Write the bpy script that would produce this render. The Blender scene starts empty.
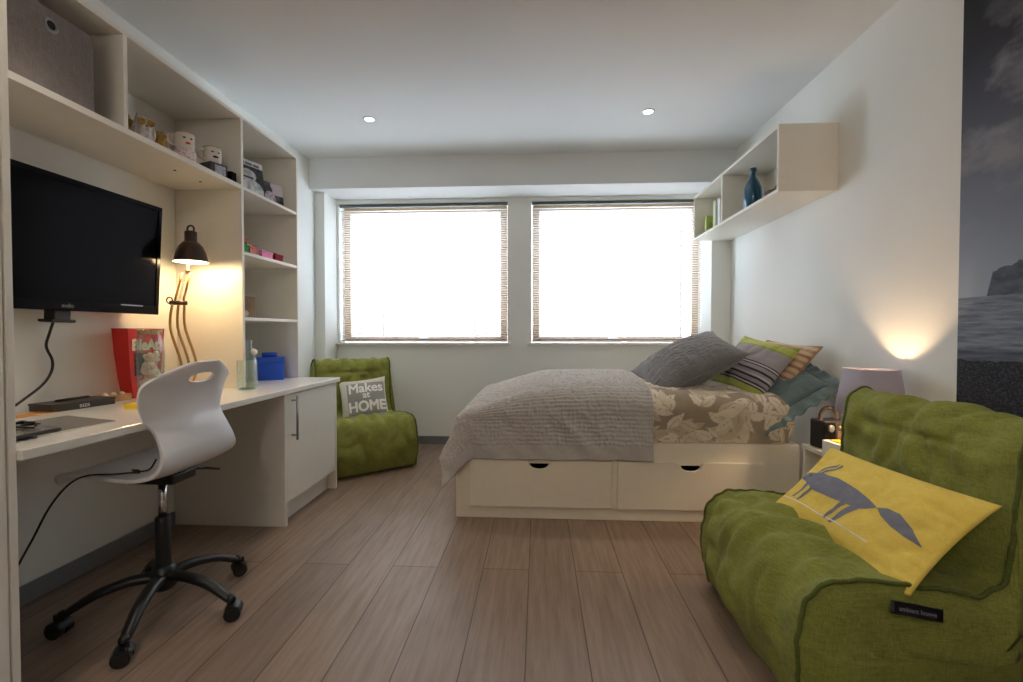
import bpy, bmesh, math, random
import numpy as np
from mathutils import Vector, Matrix, noise
PI = math.pi
random.seed(7)
SC = bpy.context.scene
COL = SC.collection

# ------------------------------------------------------------------ camera
cam = bpy.data.cameras.new('camera')
cam.sensor_fit = 'HORIZONTAL'; cam.sensor_width = 36.0
cam.lens = 36.0 * 465.0 / 1023.0
cam.clip_start = 0.02
camo = bpy.data.objects.new('camera', cam); COL.objects.link(camo)
camo.location = (0, 0, 1.06)
camo.rotation_euler = (math.radians(90 - 1.15), 0, math.radians(3.3))
SC.camera = camo

# ------------------------------------------------------------------ view, world
SC.view_settings.view_transform = 'Standard'
SC.view_settings.look = 'None'
SC.view_settings.gamma = 1
SC.view_settings.use_curve_mapping = False
SC.view_settings.exposure = 0.95
SC.cycles.max_bounces = 10
SC.cycles.diffuse_bounces = 7
SC.cycles.transparent_max_bounces = 24
SC.cycles.sample_clamp_indirect = 6
SC.cycles.caustics_reflective = False
SC.cycles.caustics_refractive = False
w = bpy.data.worlds.new('overcast'); SC.world = w; w.use_nodes = True
bg = w.node_tree.nodes['Background']
bg.inputs[0].default_value = (0.72, 0.87, 1.0, 1)
bg.inputs[1].default_value = 8.6

def light(kind, loc, energy, color, size=0.05, rot=(0, 0, 0), name='lamp_light', **kw):
    d = bpy.data.lights.new(name, kind); d.energy = energy; d.color = color
    if kind in ('POINT', 'SPOT'): d.shadow_soft_size = size
    if kind == 'SPOT': d.spot_size = kw.get('cone', 1.9); d.spot_blend = kw.get('blend', 0.8)
    o = bpy.data.objects.new(name, d); COL.objects.link(o)
    o.location = loc; o.rotation_euler = rot
    return o
# daylight portals on the two windows
for (x0, x1) in ((-1.88, -0.29), (-0.06, 1.50)):
    d = bpy.data.lights.new('window_portal', 'AREA'); d.shape = 'RECTANGLE'
    d.size = x1 - x0; d.size_y = 1.28
    d.cycles.is_portal = True
    o = bpy.data.objects.new('window_portal', d); COL.objects.link(o)
    o.location = ((x0 + x1) / 2, 4.49, 1.62); o.rotation_euler = (math.radians(-90), 0, 0)
DOWN = [(-1.20, 3.27), (0.75, 3.27), (-1.20, 1.35), (0.75, 1.35)]
DOWN_W = 14.0
WARM = (1.0, 0.66, 0.36)

# ------------------------------------------------------------------ materials
def srgb(r, g, b):
    f = lambda c: (c / 255 / 12.92) if c / 255 <= 0.04045 else ((c / 255 + 0.055) / 1.055) ** 2.4
    return (f(r), f(g), f(b), 1)

class N:
    """small node helper"""
    def __init__(s, name):
        s.m = bpy.data.materials.new(name); s.m.use_nodes = True
        s.t = s.m.node_tree; s.b = s.t.nodes['Principled BSDF']; s.out = s.t.nodes['Material Output']
    def n(s, kind, **kw):
        nd = s.t.nodes.new(kind)
        for k, v in kw.items(): setattr(nd, k, v)
        return nd
    def l(s, a, b): s.t.links.new(a, b)
    def coord(s, scale=(1, 1, 1), loc=(0, 0, 0), rot=(0, 0, 0), kind='Object'):
        tc = s.n('ShaderNodeTexCoord'); mp = s.n('ShaderNodeMapping')
        s.l(tc.outputs[kind], mp.inputs[0])
        mp.inputs['Scale'].default_value = scale; mp.inputs['Location'].default_value = loc; mp.inputs['Rotation'].default_value = rot
        return mp.outputs[0]
    def noise(s, vec, scale=5, detail=4, rough=0.5):
        nd = s.n('ShaderNodeTexNoise'); s.l(vec, nd.inputs['Vector'])
        nd.inputs['Scale'].default_value = scale; nd.inputs['Detail'].default_value = detail; nd.inputs['Roughness'].default_value = rough
        return nd.outputs['Fac']
    def ramp(s, fac, stops, interp='LINEAR'):
        nd = s.n('ShaderNodeValToRGB'); s.l(fac, nd.inputs[0]); cr = nd.color_ramp; cr.interpolation = interp
        while len(cr.elements) < len(stops): cr.elements.new(0.5)
        for e, (p, c) in zip(cr.elements, stops): e.position = p; e.color = c
        return nd.outputs[0]
    def mix(s, fac, a, b, mode='MIX'):
        nd = s.n('ShaderNodeMix', data_type='RGBA', blend_type=mode)
        for i, v in ((0, fac), (6, a), (7, b)):
            if hasattr(v, 'is_output') or hasattr(v, 'links'): s.l(v, nd.inputs[i])
            else: nd.inputs[i].default_value = v
        return nd.outputs[2]
    def math(s, op, a, b=0.0, c=None):
        nd = s.n('ShaderNodeMath', operation=op)
        for i, v in enumerate((a, b) + ((c,) if c is not None else ())):
            if hasattr(v, 'links'): s.l(v, nd.inputs[i])
            else: nd.inputs[i].default_value = v
        return nd.outputs[0]
    def sep(s, vec):
        nd = s.n('ShaderNodeSeparateXYZ'); s.l(vec, nd.inputs[0]); return nd.outputs
    def bump(s, h, strength=0.3, dist=0.01):
        nd = s.n('ShaderNodeBump'); s.l(h, nd.inputs['Height'])
        nd.inputs['Strength'].default_value = strength; nd.inputs['Distance'].default_value = dist
        s.l(nd.outputs[0], s.b.inputs['Normal'])
    def base(s, v):
        if hasattr(v, 'links'): s.l(v, s.b.inputs['Base Color'])
        else: s.b.inputs['Base Color'].default_value = v
    def set(s, rough=0.5, metal=0.0, spec=0.5, **kw):
        s.b.inputs['Roughness'].default_value = rough; s.b.inputs['Metallic'].default_value = metal
        s.b.inputs['Specular IOR Level'].default_value = spec
        for k, v in kw.items(): s.b.inputs[k.replace('_', ' ')].default_value = v
        return s.m

def plain(name, col, rough=0.5, metal=0.0, var=0.03, scale=30, spec=0.5, **kw):
    n = N(name)
    v = n.coord()
    f = n.noise(v, scale, 3)
    a = tuple(c * (1 - var) for c in col[:3]) + (1,); b = tuple(min(1, c * (1 + var)) for c in col[:3]) + (1,)
    n.base(n.ramp(f, [(0.35, a), (0.65, b)]))
    return n.set(rough, metal, spec, **kw)

def painted(name, col, rough=0.85):
    n = N(name); v = n.coord()
    n.base(n.ramp(n.noise(v, 2.0, 3), [(0.3, tuple(c * 0.985 for c in col[:3]) + (1,)), (0.7, col)]))
    n.bump(n.noise(v, 180, 2), 0.06, 0.002)
    return n.set(rough, spec=0.3)

def fabric(name, ca, cb, weave=900, rough=0.9, bump=0.35, stretch=(1, 1, 1), sheen=0.06):
    n = N(name); v = n.coord()
    v2 = n.coord(scale=(1, 1, 0.15)); v3 = n.coord(scale=(0.15, 0.15, 1))
    f1 = n.noise(v2, 260, 3, 0.6); f2 = n.noise(v3, 260, 3, 0.6)
    f = n.math('MULTIPLY', n.math('ADD', f1, f2), 0.5)
    f = n.math('ADD', n.math('MULTIPLY', f, 0.75), n.math('MULTIPLY', n.noise(v, 9, 3), 0.25))
    n.base(n.ramp(f, [(0.32, ca), (0.68, cb)]))
    n.bump(f, bump, 0.0015)
    n.b.inputs['Sheen Weight'].default_value = sheen
    return n.set(rough, spec=0.2)

M = {}
M['wall'] = painted('wall_paint', srgb(234, 235, 231))
M['ceil'] = painted('ceiling_paint', srgb(226, 228, 228))
M['white'] = plain('white_melamine', srgb(230, 226, 216), 0.42, var=0.01)
M['worktop'] = plain('gloss_white_worktop', srgb(232, 230, 224), 0.18, var=0.01)
M['white_gloss'] = plain('white_plastic', srgb(222, 222, 226), 0.3, var=0.005)
M['bedwhite'] = plain('cream_white_board', srgb(232, 224, 208), 0.45, var=0.012)
M['skirt'] = plain('grey_skirting', srgb(120, 122, 126), 0.5)
M['steel'] = plain('brushed_steel', srgb(150, 150, 152), 0.32, 1.0)
M['chrome'] = plain('chrome', srgb(205, 205, 208), 0.12, 1.0, var=0.005)
M['black'] = plain('black_plastic', srgb(22, 22, 24), 0.42)
M['blackgloss'] = plain('black_gloss', srgb(14, 13, 15), 0.25, spec=0.05)
M['dark'] = plain('dark_inside', srgb(20, 17, 14), 0.9)
M['bronze'] = plain('bronze_enamel', srgb(74, 58, 50), 0.28, 0.5)
M['brass'] = plain('brushed_brass', srgb(196, 160, 104), 0.28, 1.0)
M['inside_white'] = plain('shade_lining', srgb(240, 232, 215), 0.6)
M['cream_ribbon'] = plain('cream', srgb(235, 228, 205), 0.6)
M['red'] = plain('red_card', srgb(205, 30, 22), 0.4)
M['orange'] = plain('orange_paper', srgb(205, 140, 70), 0.7)
M['yellow'] = plain('yellow_card', srgb(240, 200, 10), 0.6)
M['ink'] = plain('black_ink', srgb(25, 22, 22), 0.6)
M['whiteink'] = plain('white_print', srgb(235, 232, 226), 0.6)
M['green'] = fabric('green_linen', srgb(102, 106, 46), srgb(149, 154, 78))
M['green_dark'] = fabric('green_linen_piping', srgb(70, 80, 34), srgb(104, 114, 54))

def m_floor():
    n = N('oak_laminate_floor')
    tc = n.n('ShaderNodeTexCoord'); s = n.sep(tc.outputs['Object'])
    cb = n.n('ShaderNodeCombineXYZ'); n.l(s[1], cb.inputs[0]); n.l(n.math('ADD', s[0], 0.04 + 0.205 * 20), cb.inputs[1])
    br = n.n('ShaderNodeTexBrick'); n.l(cb.outputs[0], br.inputs['Vector'])
    br.offset = 0.37; br.offset_frequency = 2; br.squash = 1
    br.inputs['Scale'].default_value = 1; br.inputs['Mortar Size'].default_value = 0.0022
    br.inputs['Mortar Smooth'].default_value = 0.1
    br.inputs['Brick Width'].default_value = 2.05; br.inputs['Row Height'].default_value = 0.205
    br.inputs['Color1'].default_value = srgb(136, 116, 101); br.inputs['Color2'].default_value = srgb(148, 127, 111)
    br.inputs['Mortar'].default_value = srgb(82, 68, 58); br.inputs['Bias'].default_value = 0
    v = n.coord(scale=(1, 0.07, 1))
    g = n.noise(v, 46, 6, 0.62)
    # shift the grain per board
    g2 = n.noise(n.coord(scale=(1, 0.22, 1)), 9, 3)
    grain = n.ramp(g, [(0.3, (0.70, 0.68, 0.66, 1)), (0.62, (1.04, 1.04, 1.04, 1))])
    c = n.mix(0.85, br.outputs['Color'], grain, 'MULTIPLY')
    c = n.mix(0.35, c, n.ramp(g2, [(0.3, (0.78, 0.77, 0.76, 1)), (0.7, (1.1, 1.1, 1.1, 1))]), 'MULTIPLY')
    n.base(c)
    h = n.math('SUBTRACT', n.math('MULTIPLY', g, 0.25), br.outputs['Fac'])
    n.bump(h, 0.35, 0.002)
    n.l(n.ramp(g, [(0.3, (0.50,) * 3 + (1,)), (0.7, (0.36,) * 3 + (1,))]), n.b.inputs['Roughness'])
    n.b.inputs['Specular IOR Level'].default_value = 0.5
    return n.m
M['floor'] = m_floor()

def m_glass(name='window_glass', tint=(1, 1, 1, 1), gl=0.08):
    n = N(name); n.t.nodes.remove(n.b)
    tr = n.n('ShaderNodeBsdfTransparent'); tr.inputs[0].default_value = tint
    g = n.n('ShaderNodeBsdfGlossy'); g.inputs['Roughness'].default_value = 0.03
    mx = n.n('ShaderNodeMixShader')
    fr = n.n('ShaderNodeLayerWeight'); fr.inputs[0].default_value = 0.25
    n.l(n.math('ADD', n.math('MULTIPLY', fr.outputs['Facing'], gl * 4), gl * 0.4), mx.inputs[0])
    n.l(tr.outputs[0], mx.inputs[1]); n.l(g.outputs[0], mx.inputs[2]); n.l(mx.outputs[0], n.out.inputs[0])
    return n.m
M['pane'] = m_glass('window_glass', (0.97, 0.99, 1, 1), 0.03)
M['clear'] = m_glass('clear_glass', (0.90, 0.95, 0.94, 1), 0.1)
M['clear_base'] = m_glass('green_glass_base', (0.62, 0.80, 0.74, 1), 0.1)
M['bluebottle'] = plain('blue_bottle_glass', srgb(10, 90, 122), 0.08, var=0.02, Transmission_Weight=0.25, Coat_Weight=0.6)

def emis(name, col, strength):
    n = N(name); n.base((0.9, 0.9, 0.9, 1)); n.b.inputs['Emission Color'].default_value = col
    n.b.inputs['Emission Strength'].default_value = strength
    return n.m
M['glow'] = emis('downlight_lens', (1, 0.97, 0.92, 1), 12)
M['bulb'] = emis('warm_bulb', (1, 0.75, 0.45, 1), 18)
M['shade'] = None
def m_shade():
    n = N('lilac_grey_shade_fabric')
    n.base(srgb(176, 172, 186)); n.set(0.9, spec=0.1)
    tl = n.n('ShaderNodeBsdfTranslucent'); tl.inputs[0].default_value = srgb(150, 138, 140)
    mx = n.n('ShaderNodeMixShader'); mx.inputs[0].default_value = 0.12
    n.l(n.b.outputs[0], mx.inputs[1]); n.l(tl.outputs[0], mx.inputs[2]); n.l(mx.outputs[0], n.out.inputs[0])
    n.bump(n.noise(n.coord(), 500, 2), 0.2, 0.001)
    return n.m
M['shade'] = m_shade()

def m_slat():
    n = N('blind_slat'); n.base(srgb(224, 214, 206)); n.set(0.5)
    tl = n.n('ShaderNodeBsdfTranslucent'); tl.inputs[0].default_value = srgb(176, 166, 162)
    mx = n.n('ShaderNodeMixShader'); mx.inputs[0].default_value = 0.4
    n.l(n.b.outputs[0], mx.inputs[1]); n.l(tl.outputs[0], mx.inputs[2]); n.l(mx.outputs[0], n.out.inputs[0])
    return n.m
M['slat'] = m_slat()
M['woodframe'] = plain('brown_window_frame', srgb(176, 148, 116), 0.6)
M['headrail'] = plain('dark_headrail', srgb(92, 98, 96), 0.5)
M['cord'] = plain('blind_cord', srgb(190, 180, 170), 0.7)

def m_vcol(name, rough=0.8, bump=None, sheen=0.0):
    n = N(name); a = n.n('ShaderNodeVertexColor'); a.layer_name = 'Col'
    n.base(a.outputs[0])
    if bump: n.bump(n.noise(n.coord(), bump, 3), 0.3, 0.002)
    n.b.inputs['Sheen Weight'].default_value = sheen
    return n.set(rough, spec=0.2)

def m_stripes(name, axis, lo, hi, stops, rough=0.85):
    n = N(name); s = n.sep(n.coord())
    f = n.math('DIVIDE', n.math('SUBTRACT', s[axis], lo), hi - lo)
    c = n.ramp(f, stops, 'CONSTANT')
    w = n.noise(n.coord(), 350, 2)
    n.base(n.mix(0.35, c, n.ramp(w, [(0.3, (0.6, 0.6, 0.6, 1)), (0.7, (1.15, 1.15, 1.15, 1))]), 'MULTIPLY'))
    n.bump(w, 0.3, 0.001)
    n.b.inputs['Sheen Weight'].default_value = 0.15
    return n.set(rough, spec=0.2)

def m_mural():
    n = N('seascape_mural_print')
    s = n.sep(n.coord()); y, z = s[1], s[2]
    zf = n.math('DIVIDE', z, 2.57)
    sky = n.ramp(zf, [(0.46, srgb(150, 164, 182)), (0.56, srgb(124, 134, 154)), (0.68, srgb(92, 97, 112)), (0.82, srgb(50, 52, 62)), (0.96, srgb(24, 24, 27))])
    cl = n.noise(n.coord(scale=(1, 1.6, 2.6)), 2.2, 6, 0.55)
    clb = n.ramp(cl, [(0.47, (0, 0, 0, 1)), (0.62, (1, 1, 1, 1))])
    band = n.ramp(zf, [(0.50, (0, 0, 0, 1)), (0.62, (0.75,) * 3 + (1,)), (0.80, (0.8,) * 3 + (1,)), (0.9, (0, 0, 0, 1))])
    sky = n.mix(n.math('MULTIPLY', clb, band), sky, srgb(140, 142, 150))
    # cliff
    prof = n.math('ADD', 1.19 + 0.10, n.math('MULTIPLY', n.math('SUBTRACT', 1.80, y), 0.22))
    edge = n.math('LESS_THAN', n.math('ADD', y, n.math('MULTIPLY', n.math('SUBTRACT', z, 1.19), 0.25)), 1.80)
    under = n.math('LESS_THAN', n.math('ADD', z, n.math('MULTIPLY', n.noise(n.coord(), 30, 3), 0.03)), prof)
    cliffc = n.ramp(n.noise(n.coord(scale=(1, 1, 3)), 14, 5), [(0.3, srgb(58, 66, 82)), (0.7, srgb(92, 102, 118))])
    col = n.mix(n.math('MULTIPLY', edge, under), sky, cliffc)
    sea = n.ramp(n.noise(n.coord(scale=(1, 0.9, 9)), 9, 5, 0.6), [(0.35, srgb(86, 94, 110)), (0.62, srgb(128, 138, 152))])
    foam = n.ramp(z, [(0.93, srgb(150, 154, 162)), (0.955, srgb(96, 100, 112)), (0.985, srgb(70, 74, 86)), (1.03, (1, 1, 1, 1))])
    sea = n.mix(0.55, sea, foam, 'MULTIPLY')
    col = n.mix(n.math('LESS_THAN', z, 1.19), col, sea)
    vo = n.n('ShaderNodeTexVoronoi'); n.l(n.coord(scale=(1, 1, 1.6)), vo.inputs['Vector']); vo.inputs['Scale'].default_value = 95
    peb = n.ramp(n.math('ADD', n.math('MULTIPLY', n.sep(vo.outputs['Color'])[0], 0.6), n.math('MULTIPLY', vo.outputs['Distance'], -0.7)), [(0.0, srgb(20, 21, 27)), (0.28, srgb(70, 72, 86)), (0.5, srgb(150, 152, 168))])
    shore = n.math('LESS_THAN', n.math('ADD', z, n.math('MULTIPLY', n.noise(n.coord(), 14, 3), 0.03)), n.math('ADD', 0.965, n.math('MULTIPLY', n.math('SUBTRACT', 1.9, y), 0.03)))
    col = n.mix(shore, col, peb)
    n.base(col)
    return n.set(0.6, spec=0.3)
M['mural'] = m_mural()

# ------------------------------------------------------------------ mesh helpers
ROOT = {}
def link(o, parent=None):
    COL.objects.link(o)
    if parent: o.parent = parent
    return o
def props(o, label=None, cat=None, group=None, kind=None):
    for k, v in (('label', label), ('category', cat), ('group', group), ('kind', kind)):
        if v: o[k] = v
    return o
def thing(name, label, cat, loc=(0, 0, 0), rot=(0, 0, 0), group=None):
    o = bpy.data.objects.new(name, None); o.empty_display_size = 0.05
    link(o); o.location = loc; o.rotation_euler = rot
    ROOT[o.name] = Matrix.LocRotScale(Vector(loc), __import__('mathutils').Euler(rot), None)
    return props(o, label, cat, group)
def part(name, bm, mat, parent=None, smooth=False, world=False, bevel=0, sub=0, solid=0, seg=2, auto=None):
    """link a bmesh as one object; world=True: verts are in world space and are moved into the root's frame"""
    if world and parent:
        r = parent
        while r.parent: r = r.parent
        bmesh.ops.transform(bm, matrix=ROOT[r.name].inverted(), verts=bm.verts)
    me = bpy.data.meshes.new(name)
    bmesh.ops.recalc_face_normals(bm, faces=bm.faces) if not getattr(bm, '_keep', False) and name not in ('pane',) else None
    bm.to_mesh(me); bm.free()
    for m in (mat if isinstance(mat, (list, tuple)) else [mat]): me.materials.append(m)
    if smooth: me.shade_smooth()
    o = link(bpy.data.objects.new(name, me), parent)
    if solid:
        s = o.modifiers.new('solid', 'SOLIDIFY'); s.thickness = solid; s.offset = 0
    if bevel:
        b = o.modifiers.new('bevel', 'BEVEL'); b.width = bevel; b.segments = seg; b.limit_method = 'ANGLE'; b.angle_limit = 0.6
    if sub:
        s = o.modifiers.new('sub', 'SUBSURF'); s.levels = sub; s.render_levels = sub
    if auto is not None or (bevel and smooth):
        pass
    return o
def struct(name, bm, mat, **kw):
    o = part(name, bm, mat, **kw); o['kind'] = 'structure'; return o
def B(): return bmesh.new()
def box(bm, x0, x1, y0, y1, z0, z1, mat=0, M4=None):
    r = bmesh.ops.create_cube(bm, size=1)
    for v in r['verts']:
        v.co = Vector(((x0 + x1) / 2 + v.co.x * (x1 - x0), (y0 + y1) / 2 + v.co.y * (y1 - y0), (z0 + z1) / 2 + v.co.z * (z1 - z0)))
        if M4: v.co = M4 @ v.co
    for f in {f for v in r['verts'] for f in v.link_faces}: f.material_index = mat
    return bm
def boxm(*a, **k): return box(B(), *a, **k)
def cyl(bm, p0, p1, r0, r1=None, seg=24, cap=True):
    p0, p1 = Vector(p0), Vector(p1); r1 = r0 if r1 is None else r1
    d = p1 - p0; q = d.to_track_quat('Z', 'Y').to_matrix().to_4x4()
    mt = Matrix.Translation((p0 + p1) / 2) @ q
    bmesh.ops.create_cone(bm, cap_ends=cap, segments=seg, radius1=r0, radius2=r1, depth=d.length, matrix=mt)
    return bm
def sphere(bm, c, r, seg=16, sc=(1, 1, 1)):
    bmesh.ops.create_uvsphere(bm, u_segments=seg, v_segments=seg // 2 + 2, radius=r, matrix=Matrix.Translation(c) @ Matrix.Diagonal((*sc, 1)))
    return bm
def lathe(bm, prof, c=(0, 0, 0), seg=32, M4=None, cap=True):
    rings = []
    for r, z in prof:
        ring = []
        for i in range(seg):
            a = 2 * PI * i / seg
            p = Vector((c[0] + r * math.cos(a), c[1] + r * math.sin(a), c[2] + z))
            if M4: p = M4 @ p
            ring.append(bm.verts.new(p))
        rings.append(ring)
    for a, b in zip(rings, rings[1:]):
        for i in range(seg): bm.faces.new((a[i], a[(i + 1) % seg], b[(i + 1) % seg], b[i]))
    if cap:
        if prof[0][0] > 1e-4: bm.faces.new(list(reversed(rings[0])))
        if prof[-1][0] > 1e-4: bm.faces.new(rings[-1])
    return bm
def catmull(pts, n=8, closed=False):
    P = [Vector(p) for p in pts]; out = []
    m = len(P)
    for i in range(m if closed else m - 1):
        g = (lambda j: P[j % m]) if closed else (lambda j: P[max(0, min(m - 1, j))])
        a, b, c, d = g(i - 1), g(i), g(i + 1), g(i + 2)
        for k in range(n):
            t = k / n
            out.append(0.5 * ((2 * b) + (c - a) * t + (2 * a - 5 * b + 4 * c - d) * t * t + (3 * b - a - 3 * c + d) * t ** 3))
    if not closed: out.append(P[-1])
    return out
def tube(bm, pts, r, seg=8, closed=False, rad=None, smooth_n=0, flat=1.0):
    if smooth_n: pts = catmull(pts, smooth_n, closed)
    pts = [Vector(p) for p in pts]; n = len(pts); rings = []
    up = Vector((0, 0, 1)); prev = None
    for i, p in enumerate(pts):
        if closed: t = pts[(i + 1) % n] - pts[i - 1]
        else: t = pts[min(n - 1, i + 1)] - pts[max(0, i - 1)]
        t.normalize()
        if prev is None:
            prev = t.cross(up) if abs(t.dot(up)) < 0.95 else t.cross(Vector((1, 0, 0)))
        a = (prev - t * prev.dot(t)).normalized(); b = t.cross(a); prev = a
        rr = rad(i / max(1, n - 1)) if rad else r
        rings.append([bm.verts.new(p + rr * (math.cos(2 * PI * k / seg) * a + flat * math.sin(2 * PI * k / seg) * b)) for k in range(seg)])
    for i in range(n if closed else n - 1):
        A, C = rings[i], rings[(i + 1) % n]
        for k in range(seg): bm.faces.new((A[k], A[(k + 1) % seg], C[(k + 1) % seg], C[k]))
    if not closed:
        bm.faces.new(list(reversed(rings[0]))); bm.faces.new(rings[-1])
    return bm
def grid(bm, nu, nv, f, closeu=False):
    """f(i,j) -> Vector, i in 0..nu, j in 0..nv"""
    V = [[bm.verts.new(f(i, j)) for j in range(nv + 1)] for i in range(nu if closeu else nu + 1)]
    for i in range(nu):
        a, b = V[i], V[(i + 1) % len(V)]
        for j in range(nv): bm.faces.new((a[j], b[j], b[j + 1], a[j + 1]))
    return V
def nz(x, y, z=0.0): return noise.noise(Vector((x, y, z)))
def poly_mapped(polys, step, f, holes=()):
    """2-D polygons -> bmesh cut on a grid and mapped on a surface by f(x,y)"""
    bm = B()
    for P in polys:
        bm.faces.new([bm.verts.new((x, y, 0)) for x, y in P])
    return remap(bm, step, f)
def remap(bm, step, f):
    xs = [v.co.x for v in bm.verts]; ys = [v.co.y for v in bm.verts]
    for ax, lo, hi in ((0, min(xs), max(xs)), (1, min(ys), max(ys))):
        k = math.floor(lo / step) + 1
        while k * step < hi:
            co = [0, 0, 0]; no = [0, 0, 0]; co[ax] = k * step; no[ax] = 1
            bmesh.ops.bisect_plane(bm, geom=bm.verts[:] + bm.edges[:] + bm.faces[:], plane_co=co, plane_no=no)
            k += 1
    bmesh.ops.triangulate(bm, faces=[fa for fa in bm.faces if len(fa.verts) > 4])
    for v in bm.verts: v.co = f(v.co.x, v.co.y) + Vector((0, 0, v.co.z))
    return bm
def bold_text(body, size, d, sx=1.0, shear=0.0):
    src = text_bm(body, size, sx=sx, shear=shear); out = B(); k = 0
    for dx, dy in ((0, 0), (d, 0), (-d, 0), (0, d), (0, -d), (d * .7, d * .7), (-d * .7, d * .7), (d * .7, -d * .7), (-d * .7, -d * .7)):
        m = {}
        for f in src.faces:
            for v in f.verts:
                if v not in m: m[v] = out.verts.new((v.co.x + dx, v.co.y + dy, v.co.z + k * 4e-5))
            out.faces.new([m[v] for v in f.verts])
        k += 1
    src.free(); return out
def text_bm(body, size, offset=0.0, align='CENTER', shear=0.0, sx=1.0, extrude=0.0):
    c = bpy.data.curves.new('lettering', 'FONT'); c.body = body; c.size = size; c.align_x = align
    c.offset = offset; c.shear = shear; c.extrude = extrude; c.resolution_u = 3
    o = bpy.data.objects.new('lettering', c); COL.objects.link(o)
    bpy.context.view_layer.update()
    me = bpy.data.meshes.new_from_object(o.evaluated_get(bpy.context.evaluated_depsgraph_get()))
    bm = B(); bm.from_mesh(me)
    bpy.data.objects.remove(o); bpy.data.curves.remove(c); bpy.data.meshes.remove(me)
    bmesh.ops.remove_doubles(bm, verts=bm.verts, dist=1e-6)
    for v in bm.verts: v.co.x *= sx
    return bm
def frame_m(c, u, v):
    """matrix with local x along u, local y along v (made orthogonal), origin c"""
    u = Vector(u).normalized(); v = Vector(v); v = (v - u * v.dot(u)).normalized(); n = u.cross(v)
    return Matrix.Translation(c) @ Matrix((u, v, n)).transposed().to_4x4()

# ------------------------------------------------------------------ the setting
XL, XR, YB, YF, ZC = -2.0, 1.64, -1.7, 4.33, 2.57
struct('floor', boxm(XL - .1, XR + .1, YB - .1, YF + .2, -0.05, 0), M['floor'])
struct('ceiling', boxm(XL - .1, XR + .1, YB - .1, YF + .2, ZC, ZC + .06), M['ceil'])
struct('wall_left', boxm(XL - .1, XL, YB - .1, YF + .2, 0, ZC), M['wall'])
struct('wall_right', boxm(XR, XR + .1, YB - .1, YF + .2, 0, ZC), M['wall'])
struct('wall_near', boxm(XL, XR, YB - .1, YB, 0, ZC), M['wall'])
W = [(-1.893, -0.285), (-0.065, 1.50)]; WZ0, WZ1 = 0.955, 2.268
bm = B(); YT = YF + 0.2
box(bm, XL, XR, YF, YT, 0, WZ0); box(bm, XL, XR, YF, YT, WZ1, ZC)
box(bm, XL, W[0][0], YF, YT, WZ0, WZ1); box(bm, W[0][1], W[1][0], YF, YT, WZ0, WZ1); box(bm, W[1][1], XR, YF, YT, WZ0, WZ1)
struct('wall_window_side', bm, M['wall'])
struct('wall_pillar_left', boxm(XL, -1.913, 4.08, YF, 0, 2.305), M['wall'])
struct('wall_pillar_right', boxm(1.478, XR, 4.08, YF, 0, 2.305), M['wall'])
struct('ceiling_bulkhead', boxm(XL, XR, 3.98, YF, 2.305, ZC), M['ceil'])
struct('baseboard_left', boxm(XL, XL + .016, 1.135, 2.42, 0, 0.075), M['skirt'], bevel=.003)
struct('baseboard_window_side', boxm(-1.913, 1.478, YF - .016, YF, 0, 0.075), M['skirt'], bevel=.003)
struct('baseboard_right', boxm(XR - .016, XR, YB, 4.08, 0, 0.075), M['skirt'], bevel=.003)
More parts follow.
